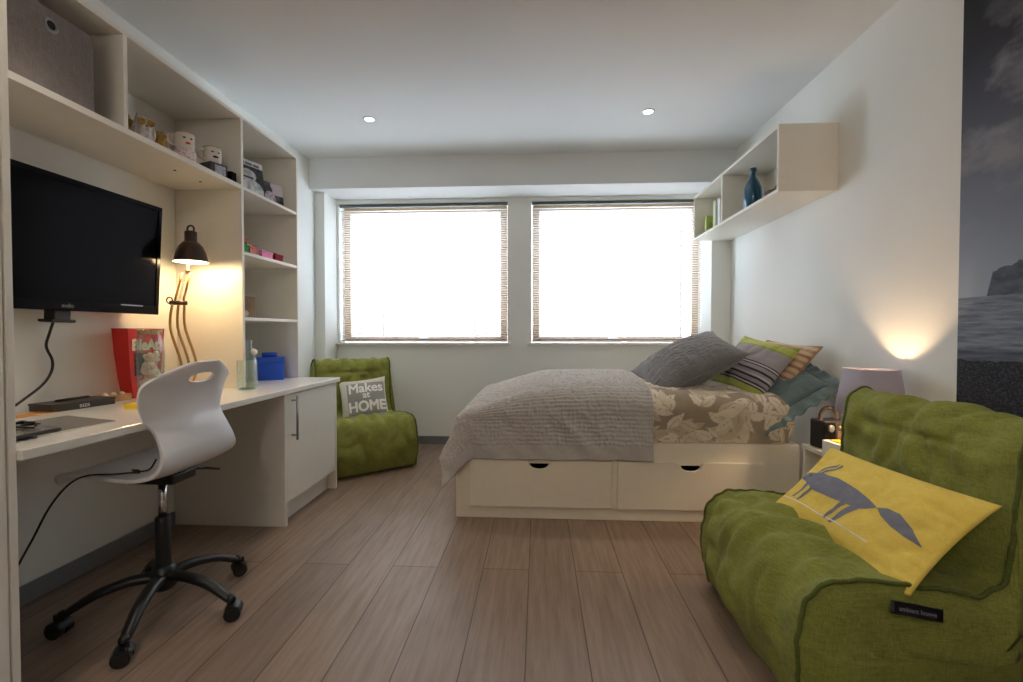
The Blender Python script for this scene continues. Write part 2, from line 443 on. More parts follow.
for k, (x0, x1) in enumerate(W):
    o = struct('window_%d' % (k + 1), boxm(x0, x1, YF + .10, YF + .16, WZ0 + .02, WZ0 + .021), M['woodframe'])
    fr = B(); t = .062; a0, a1 = x0 + .012, x1 - .012; b0, b1 = WZ0 + .02, WZ1 - .01; y0, y1 = YF + .10, YF + .15
    box(fr, a0, a0 + t, y0, y1, b0, b1); box(fr, a1 - t, a1, y0, y1, b0, b1)
    box(fr, a0 + t, a1 - t, y0, y1, b1 - t, b1); box(fr, a0 + t, a1 - t, y0, y1, b0, b0 + .035)
    part('window_frame', fr, M['woodframe'], o, bevel=.004)
    part('pane', boxm(a0 + t, a1 - t, YF + .12, YF + .126, b0 + .035, b1 - t), M['pane'], o)
    s = part('window_sill', boxm(x0 - .03, min(x1 + .03, 1.478), YF - .035, YF + .10, WZ0 - .022, WZ0), M['white'], o, bevel=.006)
    hb = B(); xm = (x0 + x1) / 2 - .02
    box(hb, xm - .04, xm + .04, YF + .086, YF + .10, b0 + .012, b0 + .03); box(hb, xm - .006, xm + .05, YF + .075, YF + .088, b0 + .016, b0 + .028)
    part('window_handle', hb, M['white_gloss'], o, bevel=.003)
    # venetian blind
    lab = ('open venetian blind with thin pale slats at the left window' if k == 0 else 'open venetian blind with thin pale slats at the right window behind the bed head')
    t_ = thing('venetian_blind', lab, 'window blind', ((x0 + x1) / 2, YF + .035, WZ0), group='window blinds')
    part('headrail', boxm(x0 + .004, x1 - .004, YF + .018, YF + .048, WZ1 - .028, WZ1 - .001), M['headrail'], t_, world=True, bevel=.002)
    sl = B(); z = WZ0 + .045; tilt = math.radians(14); hw = .0115; nsl = 0
    while z < WZ1 - .045:
        c, s_ = math.cos(tilt) * hw, math.sin(tilt) * hw; yy = YF + .033
        vs = []
        for yq, zq in ((yy - c, z + s_), (yy, z + .0012), (yy + c, z - s_)):
            vs.append([sl.verts.new((xx, yq, zq)) for xx in (x0 + .008, x1 - .008)])
        for a, b in zip(vs, vs[1:]): sl.faces.new((a[0], a[1], b[1], b[0]))
        z += .0215; nsl += 1
    part('slats', sl, M['slat'], t_, world=True, smooth=True)
    part('bottom_rail', boxm(x0 + .008, x1 - .008, YF + .022, YF + .044, WZ0 + .012, WZ0 + .024), M['slat'], t_, world=True, bevel=.003)
    for xx in (x0 + .2, (x0 * 2 + x1) / 3 + .03, (x0 + 2 * x1) / 3, x1 - .2):
        cd = B()
        for yy in (YF + .020, YF + .046): cyl(cd, (xx, yy, WZ0 + .02), (xx, yy, WZ1 - .02), .0009, seg=5)
        part('ladder_cord', cd, M['cord'], t_, world=True)
# pale building across the way (all one can make out through the blinds)
def m_facade():
    n = N('pale_pink_render'); s = n.sep(n.coord())
    br = n.n('ShaderNodeTexBrick'); cb = n.n('ShaderNodeCombineXYZ'); n.l(s[0], cb.inputs[0]); n.l(s[2], cb.inputs[1]); n.l(cb.outputs[0], br.inputs[0])
    br.inputs['Scale'].default_value = 1; br.inputs['Brick Width'].default_value = .44; br.inputs['Row Height'].default_value = .15; br.inputs['Mortar Size'].default_value = .012
    br.inputs['Color1'].default_value = srgb(96, 80, 78); br.inputs['Color2'].default_value = srgb(102, 86, 83); br.inputs['Mortar'].default_value = srgb(112, 98, 96)
    n.base(br.outputs[0]); return n.set(.9)
fac = thing('brick_building', 'pale pinkish brick building seen through the window blinds', 'building', (0, 10.5, 0))
part('wall', boxm(-9, 9, 10.5, 10.9, -3, 4.3), m_facade(), fac, world=True)
pm = plain('pink_downpipe', srgb(230, 150, 150), .6)
for xx in (-3.6, -1.5, 1.9, 3.2):
    part('downpipe', cyl(B(), (xx, 10.44, -3), (xx, 10.44, 4.3), .05), pm, fac, world=True, smooth=True)

# mural on the right wall
mu = struct('wall_mural', boxm(XR - .004, XR, -0.9, 1.915, 0.076, ZC), M['mural'])
mu['kind'] = None
del mu['kind']
props(mu, 'photographic seascape wall mural with dark clouds, headland and shingle beach', 'wall mural')

# recessed ceiling lights
for i, (x, y) in enumerate(DOWN):
    names = ['small round recessed ceiling light above the foot of the desk shelves, near the left window',
             'small round recessed ceiling light above the bed, near the right window',
             'round recessed ceiling light above the desk chair', 'round recessed ceiling light above the big green lounger', 'round recessed ceiling light behind the camera']
    t_ = thing('recessed_ceiling_light', names[i], 'ceiling light', (x, y, ZC), group='recessed ceiling lights')
    part('trim_ring', lathe(B(), [(.030, -.001), (.032, -.005), (.044, -.004), (.045, 0.0), (.030, 0.0)], (x, y, ZC), cap=False), M['white_gloss'], t_, world=True, smooth=True)
    part('lens', lathe(B(), [(.0305, -.0005), (.0305, -.003), (.0001, -.0045)], (x, y, ZC)), M['glow'], t_, world=True, smooth=True)
    light('SPOT', (x, y, ZC - .02), DOWN_W, (1, .86, .70), .03, cone=1.5, blend=.9, name='downlight_beam')

# added fill light: an invented globe behind the camera that brightens the bed front
t_ = thing('added_fill_globe', 'added round fill light under the ceiling, behind the camera', 'ceiling light', (-.3, -1.1, ZC))
part('ceiling_plate', lathe(B(), [(.06, 0), (.06, -.02), (.03, -.03), (.0001, -.031)], (-.3, -1.1, ZC - .001)), M['white_gloss'], t_, world=True, smooth=True)
part('globe', sphere(B(), (-.3, -1.1, ZC - .13), .10, 28), emis('fill_globe_glow', (1, .88, .76, 1), 42.0), t_, world=True, smooth=True)

# ------------------------------------------------------------------ wardrobe at the near left
t_ = thing('wardrobe', 'tall white wardrobe cut off by the left edge, beside the desk', 'wardrobe', (-1.68, .9, 0))
part('side_panel', boxm(-1.98, -1.36, 1.114, 1.132, 0, 2.24), M['white'], t_, world=True, bevel=.0015)
part('cabinet_body', boxm(-1.98, -1.385, .25, 1.113, .08, 2.24), M['white'], t_, world=True, bevel=.0015)
part('plinth', boxm(-1.98, -1.42, .25, 1.112, 0, .08), M['skirt'], t_, world=True)
dr = part('door', boxm(-1.383, -1.362, .690, 1.109, .09, 2.235), M['white'], t_, world=True, bevel=.0015)
part('handle', cyl(B(), (-1.34, .73, .95), (-1.34, .73, 1.2), .006), M['steel'], dr, world=True, smooth=True)
dr = part('door', boxm(-1.383, -1.362, .255, .686, .09, 2.235), M['white'], t_, world=True, bevel=.0015)
part('handle', cyl(B(), (-1.34, .65, .95), (-1.34, .65, 1.2), .006), M['steel'], dr, world=True, smooth=True)

# ------------------------------------------------------------------ desk with cupboard
YD0, YD1 = 1.134, 3.075
t_ = thing('desk', 'long white built-in desk along the left wall with a cupboard at its window end', 'desk', (-1.68, 2.1, 0))
part('worktop', boxm(XL + .002, -1.345, YD0, YD1 + .01, .722, .75), M['worktop'], t_, world=True, bevel=.003)
part('end_panel', boxm(XL + .002, -1.365, 2.425, 2.447, 0, .722), M['white'], t_, world=True, bevel=.0012)
part('end_panel', boxm(XL + .002, -1.365, 3.05, 3.07, 0, .722), M['white'], t_, world=True, bevel=.0012)
part('cupboard_body', boxm(XL + .002, -1.388, 2.447, 3.05, .12, .721), M['white'], t_, world=True)
part('plinth', boxm(-1.44, -1.422, 2.447, 3.05, 0, .12), M['skirt'] if 0 else M['white'], t_, world=True)
dr = part('door', boxm(-1.386, -1.367, 2.451, 3.046, .125, .715), M['white'], t_, world=True, bevel=.0012)
hb = cyl(B(), (-1.335, 2.50, .46), (-1.335, 2.50, .705), .006, seg=12)
for z in (.485, .68): cyl(hb, (-1.367, 2.50, z), (-1.335, 2.50, z), .0045, seg=10)
part('handle', hb, M['steel'], dr, world=True, smooth=True)

# ------------------------------------------------------------------ shelf unit above the desk
t_ = thing('shelf_unit', 'white open shelf unit over the desk, with a tower of shelves at its window end', 'shelving', (-1.8, 2.1, 1.85))
SX = -1.62; TH = .018
part('top_panel', boxm(XL + .002, SX, YD0, 3.07, 2.222, 2.24), M['white'], t_, world=True, bevel=.001)
part('shelf', boxm(XL + .002, SX, YD0, 2.465, 1.838, 1.862), M['white'], t_, world=True, bevel=.001)
part('divider', boxm(XL + .002, SX, 1.748, 1.766, 1.862, 2.222), M['white'], t_, world=True, bevel=.001)
part('divider', boxm(XL + .002, SX, 2.466, 2.486, .7505, 2.222), M['white'], t_, world=True, bevel=.001)
part('side_panel', boxm(XL + .002, SX, 3.050, 3.070, .7505, 2.222), M['white'], t_, world=True, bevel=.001)
for z in (1.852, 1.495, 1.132):
    part('shelf', boxm(XL + .002, SX - .003, 2.486, 3.050, z - .009, z + .009), M['white'], t_, world=True, bevel=.001)
part('back_panel', boxm(XL + .0015, XL + .008, 2.486, 3.05, .7505, 2.222), M['white'], t_, world=True)
part('back_panel', boxm(XL + .0015, XL + .008, YD0, 2.466, 1.862, 2.222), M['white'], t_, world=True)
for y in (2.16, 2.33):
    part('cap', lathe(B(), [(.006, 0), (.006, -.003), (.0001, -.004)], (-1.75, y, 1.838), 14), M['bronze'], t_, world=True)

# grey felt storage box
n_ = fabric('grey_felt', srgb(118, 110, 108), srgb(150, 142, 138), bump=.5)
t_ = thing('storage_box', 'grey felt storage box with a metal eyelet on the top shelf', 'storage box', (-1.82, 1.43, 1.862))
part('box_body', boxm(-1.985, -1.645, 1.22, 1.655, 1.8625, 2.15), n_, t_, world=True, bevel=.008, seg=3)
part('eyelet', lathe(B(), [(.014, 0), (.016, .003), (.024, .003), (.025, 0)], cap=False, M4=Matrix.Translation((-1.6448, 1.50, 2.095)) @ Matrix.Rotation(PI / 2, 4, 'Y')), M['steel'], t_, world=True, smooth=True)
part('eyelet_hole', lathe(B(), [(.0001, .001), (.0145, .001)], cap=False, M4=Matrix.Translation((-1.6448, 1.50, 2.095)) @ Matrix.Rotation(PI / 2, 4, 'Y')), M['dark'], t_, world=True)

# ------------------------------------------------------------------ television
TM = frame_m((-1.865, 1.765, 1.405), (0, 1, 0), (.055, 0, .998))   # local x along the wall, y up, z into the room
t_ = thing('television', 'black flat screen television on the wall above the desk', 'television')
t_.matrix_world = TM; t_.location = TM.to_translation(); t_.rotation_euler = TM.to_euler(); ROOT[t_.name] = TM
TW, THh = .43, .262
part('casing', boxm(-TW, TW, -THh, THh, -.035, .0), M['blackgloss'], t_, bevel=.006, seg=3)
bz = B()
box(bz, -TW, TW, THh - .022, THh, 0, .007); box(bz, -TW, TW, -THh, -THh + .04, 0, .007)
box(bz, -TW, -TW + .022, -THh + .04, THh - .022, 0, .007); box(bz, TW - .022, TW, -THh + .04, THh - .022, 0, .007)
part('bezel', bz, M['blackgloss'], t_, bevel=.002)
n_ = N('dark_screen'); n_.base((.003, .003, .0045, 1)); scr = n_.set(.12, spec=.03)
part('screen', boxm(-TW + .021, TW - .021, -THh + .039, THh - .021, -.001, .003), scr, t_)
x = text_bm('audio', .022); bmesh.ops.transform(x, matrix=Matrix.Translation((-.015, -THh + .014, .0076)), verts=x.verts)
part('logo', x, plain('grey_print', srgb(150, 150, 152), .4), t_)
part('trim_strip', boxm(.22, .335, -THh + .036, -THh + .041, .0065, .0085), M['steel'], t_)
bk = B(); box(bk, -.36, -.12, -.15, .15, -.1, -.035); part('wall_bracket', bk, M['black'], t_, bevel=.004)
pl = B(); box(pl, -.045, .020, -THh - .040, -THh + .01, -.062, -.015); box(pl, -.060, .036, -THh - .048, -THh - .036, -.070, -.008)
part('socket_bracket', pl, M['black'], t_, bevel=.004)
part('cable', tube(B(), [(-1.935, 1.755, 1.11), (-1.955, 1.752, 1.05), (-1.968, 1.752, 1.0), (-1.975, 1.78, .944), (-1.975, 1.775, .896), (-1.97, 1.736, .848), (-1.96, 1.665, .805), (-1.945, 1.60, .775), (-1.93, 1.53, .757)], .0048, smooth_n=6), M['black'], t_, world=True, smooth=True)

# ------------------------------------------------------------------ things on the desk
zt = .7503
t_ = thing('magazine', 'glossy grey magazine lying under the black tablet at the near end of the desk', 'magazine', (-1.55, 1.40, zt))
def slab(pts, z0, z1):
    bm = B(); a = [bm.verts.new((x, y, z0)) for x, y in pts]; b = [bm.verts.new((x, y, z1)) for x, y in pts]
    bm.faces.new(list(reversed(a))); bm.faces.new(b)
    for i in range(len(pts)): j = (i + 1) % len(pts); bm.faces.new((a[i], a[j], b[j], b[i]))
    return bm
mg = plain('grey_glossy_cover', srgb(120, 118, 118), .2, scale=12, var=.2)
part('pages', slab([(-1.73, 1.32), (-1.46, 1.27), (-1.44, 1.50), (-1.70, 1.58)], zt, zt + .006), M['white'], t_, world=True)
part('cover', slab([(-1.73, 1.32), (-1.46, 1.27), (-1.44, 1.50), (-1.70, 1.58)], zt + .006, zt + .007), mg, t_, world=True)
t_ = thing('tablet', 'thin black tablet lying flat on the near end of the desk', 'tablet', (-1.56, 1.29, zt + .007))
part('body', slab([(-1.68, 1.20), (-1.455, 1.20), (-1.455, 1.335), (-1.68, 1.40)], zt + .0075, zt + .016), M['black'], t_, world=True, bevel=.002)
part('glass', slab([(-1.67, 1.205), (-1.465, 1.205), (-1.465, 1.33), (-1.67, 1.39)], zt + .016, zt + .0165), mg, t_, world=True)
t_ = thing('sunglasses', 'small black folded sunglasses lying on the tablet', 'glasses', (-1.54, 1.33, zt + .017))
zz = zt + .0168
for cx, cy in ((-1.60, 1.34), (-1.545, 1.325)):
    part('lens', lathe(B(), [(.0001, .004), (.02, .003), (.023, 0.0)], (cx, cy, zz + .010), 16), M['blackgloss'], t_, world=True, smooth=True)
fb = tube(B(), [(-1.626, 1.347, zz + .008), (-1.60, 1.352, zz + .014), (-1.57, 1.338, zz + .014), (-1.545, 1.337, zz + .014), (-1.52, 1.318, zz + .008)], .0035, smooth_n=4)
part('frame', fb, M['black'], t_, world=True, smooth=True)
part('temple', tube(B(), [(-1.626, 1.347, zz + .006), (-1.58, 1.318, zz + .004), (-1.51, 1.305, zz + .004)], .003, smooth_n=4), M['black'], t_, world=True, smooth=True)
t_ = props(part('paper', slab([(-1.93, 1.50), (-1.86, 1.49), (-1.85, 1.68), (-1.92, 1.70)], zt, zt + .002), M['orange']), 'orange brown sheet of paper on the desk by the wall', 'paper')
bx = plain('dark_brown_card', srgb(58, 50, 44), .5)
BM = frame_m((-1.895, 1.785, zt), (.08, .5, 0), (-.5, .08, 0))
t_ = thing('presentation_box', 'flat dark brown box with white print, on the desk below the television', 'box'); t_.location = BM.to_translation(); t_.rotation_euler = BM.to_euler(); ROOT[t_.name] = BM
part('box_base', boxm(-.11, .12, -.06, .06, 0, .022), bx, t_, bevel=.0015)
part('lid', boxm(-.112, .122, -.062, .062, .0222, .030), bx, t_, bevel=.0015)
x = text_bm('BEER', .018); bmesh.ops.transform(x, matrix=Matrix.Translation((.0, -.0632, .006)) @ Matrix.Rotation(PI / 2, 4, 'X'), verts=x.verts)
part('print', x, M['whiteink'], t_)
pn = cyl(B(), BM @ Vector((-.06, .0, .0355)), BM @ Vector((.07, .02, .0355)), .005, seg=10)
props(part('pen', cyl(pn, BM @ Vector((.07, .02, .0355)), BM @ Vector((.08, .0215, .0355)), .004, .001, seg=10), M['black'], smooth=True), 'black pen lying on the dark brown box', 'pen')
WM = frame_m((-1.895, 1.965, zt), (.10, .5, 0), (-.5, .10, 0)) @ Matrix.Diagonal((.72, .8, .9, 1))
t_ = thing('wooden_tray', 'small pale wooden box with compartments beside the dark brown box', 'box'); t_.location = WM.to_translation(); t_.rotation_euler = WM.to_euler(); t_.scale = (.72, .8, .9); ROOT[t_.name] = WM
wd = plain('pale_wood', srgb(190, 146, 108), .5, var=.15)
bm = B(); box(bm, -.07, .075, -.045, .045, 0, .006)
for a in ((-.07, .075, -.045, -.039), (-.07, .075, .039, .045), (-.07, -.064, -.039, .039), (.069, .075, -.039, .039), (-.02, -.015, -.039, .039), (.03, .035, -.039, .039)): box(bm, *a, .006, .034)
part('tray_body', bm, wd, t_, bevel=.001)
for cx in (-.045, .005, .05): part('bead', sphere(B(), (cx, 0, .026), .018, 12), M['cream_ribbon'] if cx else M['ink'], t_, smooth=True)
props(part('sticky_note_pad', boxm(-1.665, -1.59, 1.77, 1.85, zt, zt + .018), M['yellow'], bevel=.001), 'bright yellow pad of notes on the desk behind the chair back', 'note pad')

# red popcorn box
t_ = thing('popcorn_box', 'red cardboard popcorn box with cream lettering standing at the desk wall', 'carton', (-1.895, 2.105, zt), (0, 0, PI / 2 - .04))
# local: x along wall (+Y world), y into wall, front at -y
hw = lambda z: .062 + .036 * (z / .32) ** .8
bm = B(); rings = []
for k in range(13):
    z = .325 * k / 12; hx = hw(z) + .004 * math.sin(PI * k / 12); hy = .030 + .012 * k / 12
    rings.append([bm.verts.new(p) for p in ((-hx, -hy, z), (hx, -hy, z), (hx, hy, z), (-hx, hy, z))])
for a, b in zip(rings, rings[1:]):
    for i in range(4): bm.faces.new((a[i], a[(i + 1) % 4], b[(i + 1) % 4], b[i]))
bm.faces.new(list(reversed(rings[0]))); bm.faces.new(rings[-1])
part('carton', bm, M['red'], t_)
fy = lambda z: -(.030 + .012 * z / .325) - .0012
def onf(bm): 
    for v in bm.verts: v.co = Vector((v.co.x, fy(v.co.y) - v.co.z, v.co.y))
    return bm
x = bold_text('BleAt', .070, .0035, sx=.92); bmesh.ops.translate(x, vec=(-.006, .225, 0), verts=x.verts)
part('lettering', onf(x), M['cream_ribbon'], t_)
x = B(); x.faces.new([x.verts.new(p) for p in ((-.062, .105, 0), (.062, .105, 0), (.066, .21, 0), (-.066, .21, 0))])
part('picture_panel', onf(x), M['ink'], t_)
# glass jar of shells in front of it
t_ = thing('glass_jar', 'tall clear glass jar full of pale shells in front of the red carton', 'jar', (-1.775, 2.03, zt))
prof = [(.0001, 0.004), (.050, .0), (.055, .008), (.060, .12), (.063, .20), (.060, .26), (.052, .295), (.052, .318), (.054, .321), (.0525, .322), (.049, .318), (.049, .296), (.057, .26), (.060, .20), (.057, .12), (.052, .010), (.0001, .008)]
prof = [(r * .87, z) for r, z in prof]
part('glass', lathe(B(), prof, (-1.775, 2.03, zt)), M['clear'], t_, world=True, smooth=True)
part('rim_band', lathe(B(), [(.0466, .296), (.0476, .298), (.0476, .314), (.0466, .316)], (-1.775, 2.03, zt), cap=False), plain('tan_label', srgb(176, 150, 112), .6, var=.4, scale=160), t_, world=True, smooth=True)
rs = random.Random(3); sh = [plain('shell_pink', srgb(236, 196, 182), .5, var=.12, scale=50), plain('shell_white', srgb(246, 234, 218), .5, var=.1, scale=50)]
for k in range(34):
    a = rs.random() * 6.28; rr = .026 * math.sqrt(rs.random()); zc = .026 + .0054 * k
    bm = B(); bmesh.ops.create_icosphere(bm, subdivisions=2, radius=.019)
    for v in bm.verts:
        v.co = v.co * (1 + .3 * nz(v.co.x * 60 + k, v.co.y * 60, v.co.z * 60)); v.co.z *= .7
    R_ = Matrix.Translation((-1.775 + rr * math.cos(a), 2.03 + rr * math.sin(a), zt + zc)) @ Matrix.Rotation(rs.random() * 3, 4, (rs.random(), rs.random(), .3))
    bmesh.ops.transform(bm, matrix=R_, verts=bm.verts)
    props(part('shell', bm, sh[k % 2], smooth=True), 'pale shell inside the tall glass jar on the desk', 'shell', 'shells in the glass jar')

# architect desk lamp
t_ = thing('desk_lamp', 'bronze adjustable desk lamp with brass arms, lit, in the corner of the desk', 'desk lamp', (-1.90, 2.34, zt))
LB = Vector((-1.815, 2.30, 0)); EL = Vector((-1.845, 2.29, 1.208)); HD = Vector((-1.79, 2.29, 1.40))
part('base', lathe(B(), [(.075, 0), (.078, .006), (.074, .018), (.02, .024), (.012, .045), (.0001, .046)], (LB.x, LB.y, zt)), M['bronze'], t_, world=True, smooth=True)
for k, dx in enumerate((-.028, 0, .028)):
    part('arm', tube(B(), [(LB.x + .0 + dx * .8, LB.y + dx * .4, zt + .03), (LB.x + .012 + dx, LB.y + dx * .6, .90), (EL.x - .006 + dx * .95, EL.y + dx * .6, EL.z - .13), (EL.x + dx * .75, EL.y + dx * .5, EL.z)], .0062, smooth_n=6), M['brass'], t_, world=True, smooth=True)
for dx in (-.016, .016):
    part('arm', cyl(B(), (EL.x + dx, EL.y + dx * .5, EL.z), (HD.x - .012 + dx, HD.y + dx * .5, HD.z - .04), .0055, seg=12), M['brass'], t_, world=True, smooth=True)
jb = cyl(B(), EL + Vector((-.034, -.016, 0)), EL + Vector((.034, .016, 0)), .011, seg=16); tube(jb, [EL + Vector((-.034 + .016 * math.cos(a), -.018, .012 + .016 * math.sin(a))) for a in [i * PI / 6 for i in range(12)]], .003, closed=True)
part('joint', jb, M['bronze'], t_, world=True, smooth=True)
part('spring', tube(B(), [EL + (HD - EL) * (.1 + .7 * i / 90) + Vector((.006 * math.cos(i), .006 * math.sin(i), 0)) for i in range(91)], .0014, seg=5), M['steel'], t_, world=True, smooth=True)
part('neck', cyl(sphere(B(), HD + Vector((-.004, 0, -.028)), .012), HD + Vector((-.01, 0, -.045)), HD + Vector((0, 0, .01)), .006, seg=12), M['brass'], t_, world=True, smooth=True)
sz = 1.418
shp = [(.076, 0), (.0735, .016), (.067, .045), (.053, .078), (.036, .098), (.028, .104), (.028, .150), (.024, .155), (.0001, .156)]
part('lamp_shade', lathe(B(), shp, (-1.775, 2.29, sz), 40, cap=False), M['bronze'], t_, world=True, smooth=True)
part('shade_lining', lathe(B(), [(r * .965, z + .001) for r, z in shp[:5]] + [(.0001, .097)], (-1.775, 2.29, sz), 40, cap=False), M['inside_white'], t_, world=True, smooth=True)
part('shade_rim', tube(B(), [(-1.775 + .076 * math.cos(a), 2.29 + .076 * math.sin(a), sz) for a in [i * PI / 24 for i in range(48)]], .0022, closed=True, seg=6), M['inside_white'], t_, world=True, smooth=True)
part('handle', tube(B(), [(-1.775 + .018 * math.cos(a), 2.29 + .0, sz + .166 + .018 * math.sin(a)) for a in [i * PI / 10 for i in range(20)]], .0045, closed=True, seg=8), M['bronze'], t_, world=True, smooth=True)
part('bulb', sphere(B(), (-1.775, 2.29, sz + .045), .026, 16), M['bulb'], t_, world=True, smooth=True)
light('POINT', (-1.775, 2.29, sz + .004), 3.4, (1, .70, .36), .028, name='desk_lamp_light')

# bottle and tumbler
t_ = thing('swing_top_bottle', 'clear glass swing-top bottle on the desk at the shelf divider', 'bottle', (-1.63, 2.537, zt))
bp = [(.0001, .003), (.036, 0), (.041, .006), (.041, .125), (.037, .150), (.022, .185), (.015, .21), (.014, .25), (.017, .252), (.017, .262), (.013, .264), (.011, .25), (.012, .21), (.019, .183), (.034, .148), (.038, .125), (.038, .012), (.0001, .010)]
part('glass', lathe(B(), bp, (-1.63, 2.537, zt)), M['clear'], t_, world=True, smooth=True)
part('glass_foot', lathe(B(), [(.0001, .0035), (.038, .0035), (.040, .009), (.0001, .011)], (-1.63, 2.537, zt)), M['clear_base'], t_, world=True, smooth=True)
part('stopper', sphere(cyl(B(), (-1.595, 2.517, zt + .200), (-1.58, 2.507, zt + .196), .016, seg=16), (-1.58, 2.507, zt + .196), .013), M['white_gloss'], t_, world=True, smooth=True)
part('wire_clip', tube(B(), [(-1.63, 2.554, zt + .235), (-1.615, 2.537, zt + .262), (-1.607, 2.517, zt + .235), (-1.59, 2.512, zt + .20)], .0018, smooth_n=5), M['chrome'], t_, world=True, smooth=True)
t_ = thing('glass_tumbler', 'wide clear glass tumbler standing in front of the swing-top bottle', 'glass', (-1.564, 2.41, zt))
tp = [(.0001, .002), (.043, 0), (.047, .004), (.048, .155), (.0465, .156), (.045, .010), (.0001, .009)]
part('glass', lathe(B(), tp, (-1.564, 2.41, zt)), M['clear'], t_, world=True, smooth=True)
part('glass_foot', lathe(B(), [(.0001, .003), (.038, .003), (.039, .008), (.0001, .0085)], (-1.564, 2.41, zt)), M['clear_base'], t_, world=True, smooth=True)

# blue storage brick
t_ = thing('storage_brick', 'blue plastic storage brick with one round stud in the lowest cubby', 'storage box', (-1.745, 2.925, zt), (0, 0, math.radians(28)))
bl = plain('blue_plastic', srgb(18, 84, 205), .35, var=.02, Transmission_Weight=.0)
part('box', boxm(-.085, .085, -.07, .07, 0, .112), bl, t_, bevel=.004, seg=3)
part('lid', boxm(-.087, .087, -.072, .072, .1125, .145), bl, t_, bevel=.004, seg=3)
part('stud', lathe(B(), [(.045, .145), (.045, .172), (.043, .175), (.0001, .175)], (0, 0, 0)), bl, t_, smooth=True)

# ------------------------------------------------------------------ things in the shelves
zs = 1.8625
gold = plain('antique_gold', srgb(178, 140, 78), .35, .7, var=.25, scale=60); silver = plain('silver_white_glaze', srgb(196, 188, 180), .35, .2, var=.2, scale=60)
def owl(x, y, rz, s, mats, label):
    t_ = thing('owl_ornament', label, 'ornament', (x, y, zs), (0, 0, rz))
    bm = lathe(B(), [(.030, 0), (.036, .01), (.040, .04), (.038, .075), (.036, .10), (.030, .12), (.0001, .126)], seg=24)
    for v in bm.verts: v.co = v.co * s * (1 + .05 * math.sin(v.co.z * 400) * math.cos(math.atan2(v.co.y, v.co.x) * 9))
    part('body', bm, mats[0], t_, smooth=True)
    for sy in (-1, 1):
        part('eye', lathe(B(), [(.016 * s, 0), (.015 * s, .006 * s), (.007 * s, .003 * s), (.0001, .005 * s)], M4=Matrix.Translation((.033 * s, sy * .017 * s, .095 * s)) @ Matrix.Rotation(PI / 2, 4, 'Y'), seg=16), mats[1], t_, smooth=True)
        part('ear', lathe(B(), [(.010 * s, .11 * s), (.0001, .145 * s)], (0, sy * .024 * s, 0), 8), mats[0], t_, smooth=True)
        wb = sphere(B(), (.004 * s, sy * .036 * s, .055 * s), .03 * s, 14, (.8, .35, 1.2)); part('wing', wb, mats[0], t_, smooth=True)
    part('beak', lathe(B(), [(.006 * s, 0), (.0001, .016 * s)], M4=Matrix.Translation((.034 * s, 0, .08 * s)) @ Matrix.Rotation(2.0, 4, 'Y'), seg=8), mats[1], t_, smooth=True)
owl(-1.775, 1.905, -.5, .95, (gold, gold), 'tall gold owl ornament at the left end of the ornament row')
owl(-1.69, 1.915, -.5, .90, (silver, gold), 'pale silver owl ornament with gold eyes, second from the left')
owl(-1.70, 2.005, -.5, .72, (gold, gold), 'squat dark gold owl ornament beside the pink patterned mug stand')

def mug(x, y, z, rz, matm, label, rim, marks):
    t_ = thing('mug', label, 'mug', (x, y, z), (0, 0, rz))
    part('cup', lathe(B(), [(.030, 0), (.037, .004), (.041, .03), (.042, .078), (.040, .079), (.039, .03), (.033, .008), (.0001, .007)], seg=32), matm, t_, smooth=True)
    part('handle', tube(B(), [(0, -.040, .066), (0, -.062, .062), (0, -.068, .042), (0, -.058, .022), (0, -.038, .018)], .0052, smooth_n=6), matm, t_, smooth=True)
    part('rim_line', tube(B(), [(.0412 * math.cos(a), .0412 * math.sin(a), .0788) for a in [i * PI / 18 for i in range(36)]], .0014, closed=True, seg=6), rim, t_, smooth=True)
    for (a, zz, w_, h_, mm) in marks:   # printed eyes, moustache, lips
        bm = poly_mapped([[(w_ * math.cos(q), h_ * math.sin(q)) for q in [i * PI / 8 for i in range(16)]]], .006,
                         lambda px, py: Vector((.0428 * math.cos(a + px / .042), .0428 * math.sin(a + px / .042), zz + py)))
        part('printed_mark', bm, mm, t_)
cream = plain('cream_ceramic', srgb(226, 218, 206), .25, var=.02)
pinkpat = N('pink_patterned_tin'); v_ = pinkpat.n('ShaderNodeTexVoronoi'); pinkpat.l(pinkpat.coord(), v_.inputs['Vector']); v_.inputs['Scale'].default_value = 110
pinkpat.base(pinkpat.ramp(v_.outputs['Distance'], [(.3, srgb(196, 160, 168)), (.5, srgb(232, 216, 214))])); pinkpat.set(.4)
M['pinkpat'] = pinkpat.m
props(part('patterned_tin', lathe(B(), [(.043, 0), (.045, .002), (.045, .058), (.043, .060), (.0001, .060)], (-1.69, 2.150, zs)), M['pinkpat'], smooth=True), 'round pink and white patterned tin under the lipstick mug', 'tin')
mug(-1.69, 2.150, zs + .061, -.6, cream, 'cream mug with a red rim and painted lips, on the pink patterned tin', plain('red_glaze', srgb(170, 60, 60), .3), [(.35, .052, .006, .004, M['ink']), (-.35, .052, .006, .004, M['ink']), (0, .028, .011, .005, M['red'])])
t_ = thing('photo_cube', 'dark glass picture cube under the moustache mug', 'picture cube', (-1.69, 2.345, zs), (0, 0, -.35))
part('cube', boxm(-.045, .045, -.045, .045, 0, .066), plain('smoky_glass', srgb(70, 66, 72), .1), t_, bevel=.003)
part('picture', boxm(.0452, .0462, -.022, .034, .010, .056), plain('pale_print', srgb(176, 176, 190), .3, var=.3, scale=90), t_)
mug(-1.69, 2.340, zs + .067, -.6, cream, 'cream mug with a dark rim and painted moustache, on the dark picture cube', M['ink'], [(.35, .052, .006, .004, M['ink']), (-.35, .052, .006, .004, M['ink']), (0, .028, .014, .006, M['ink'])])
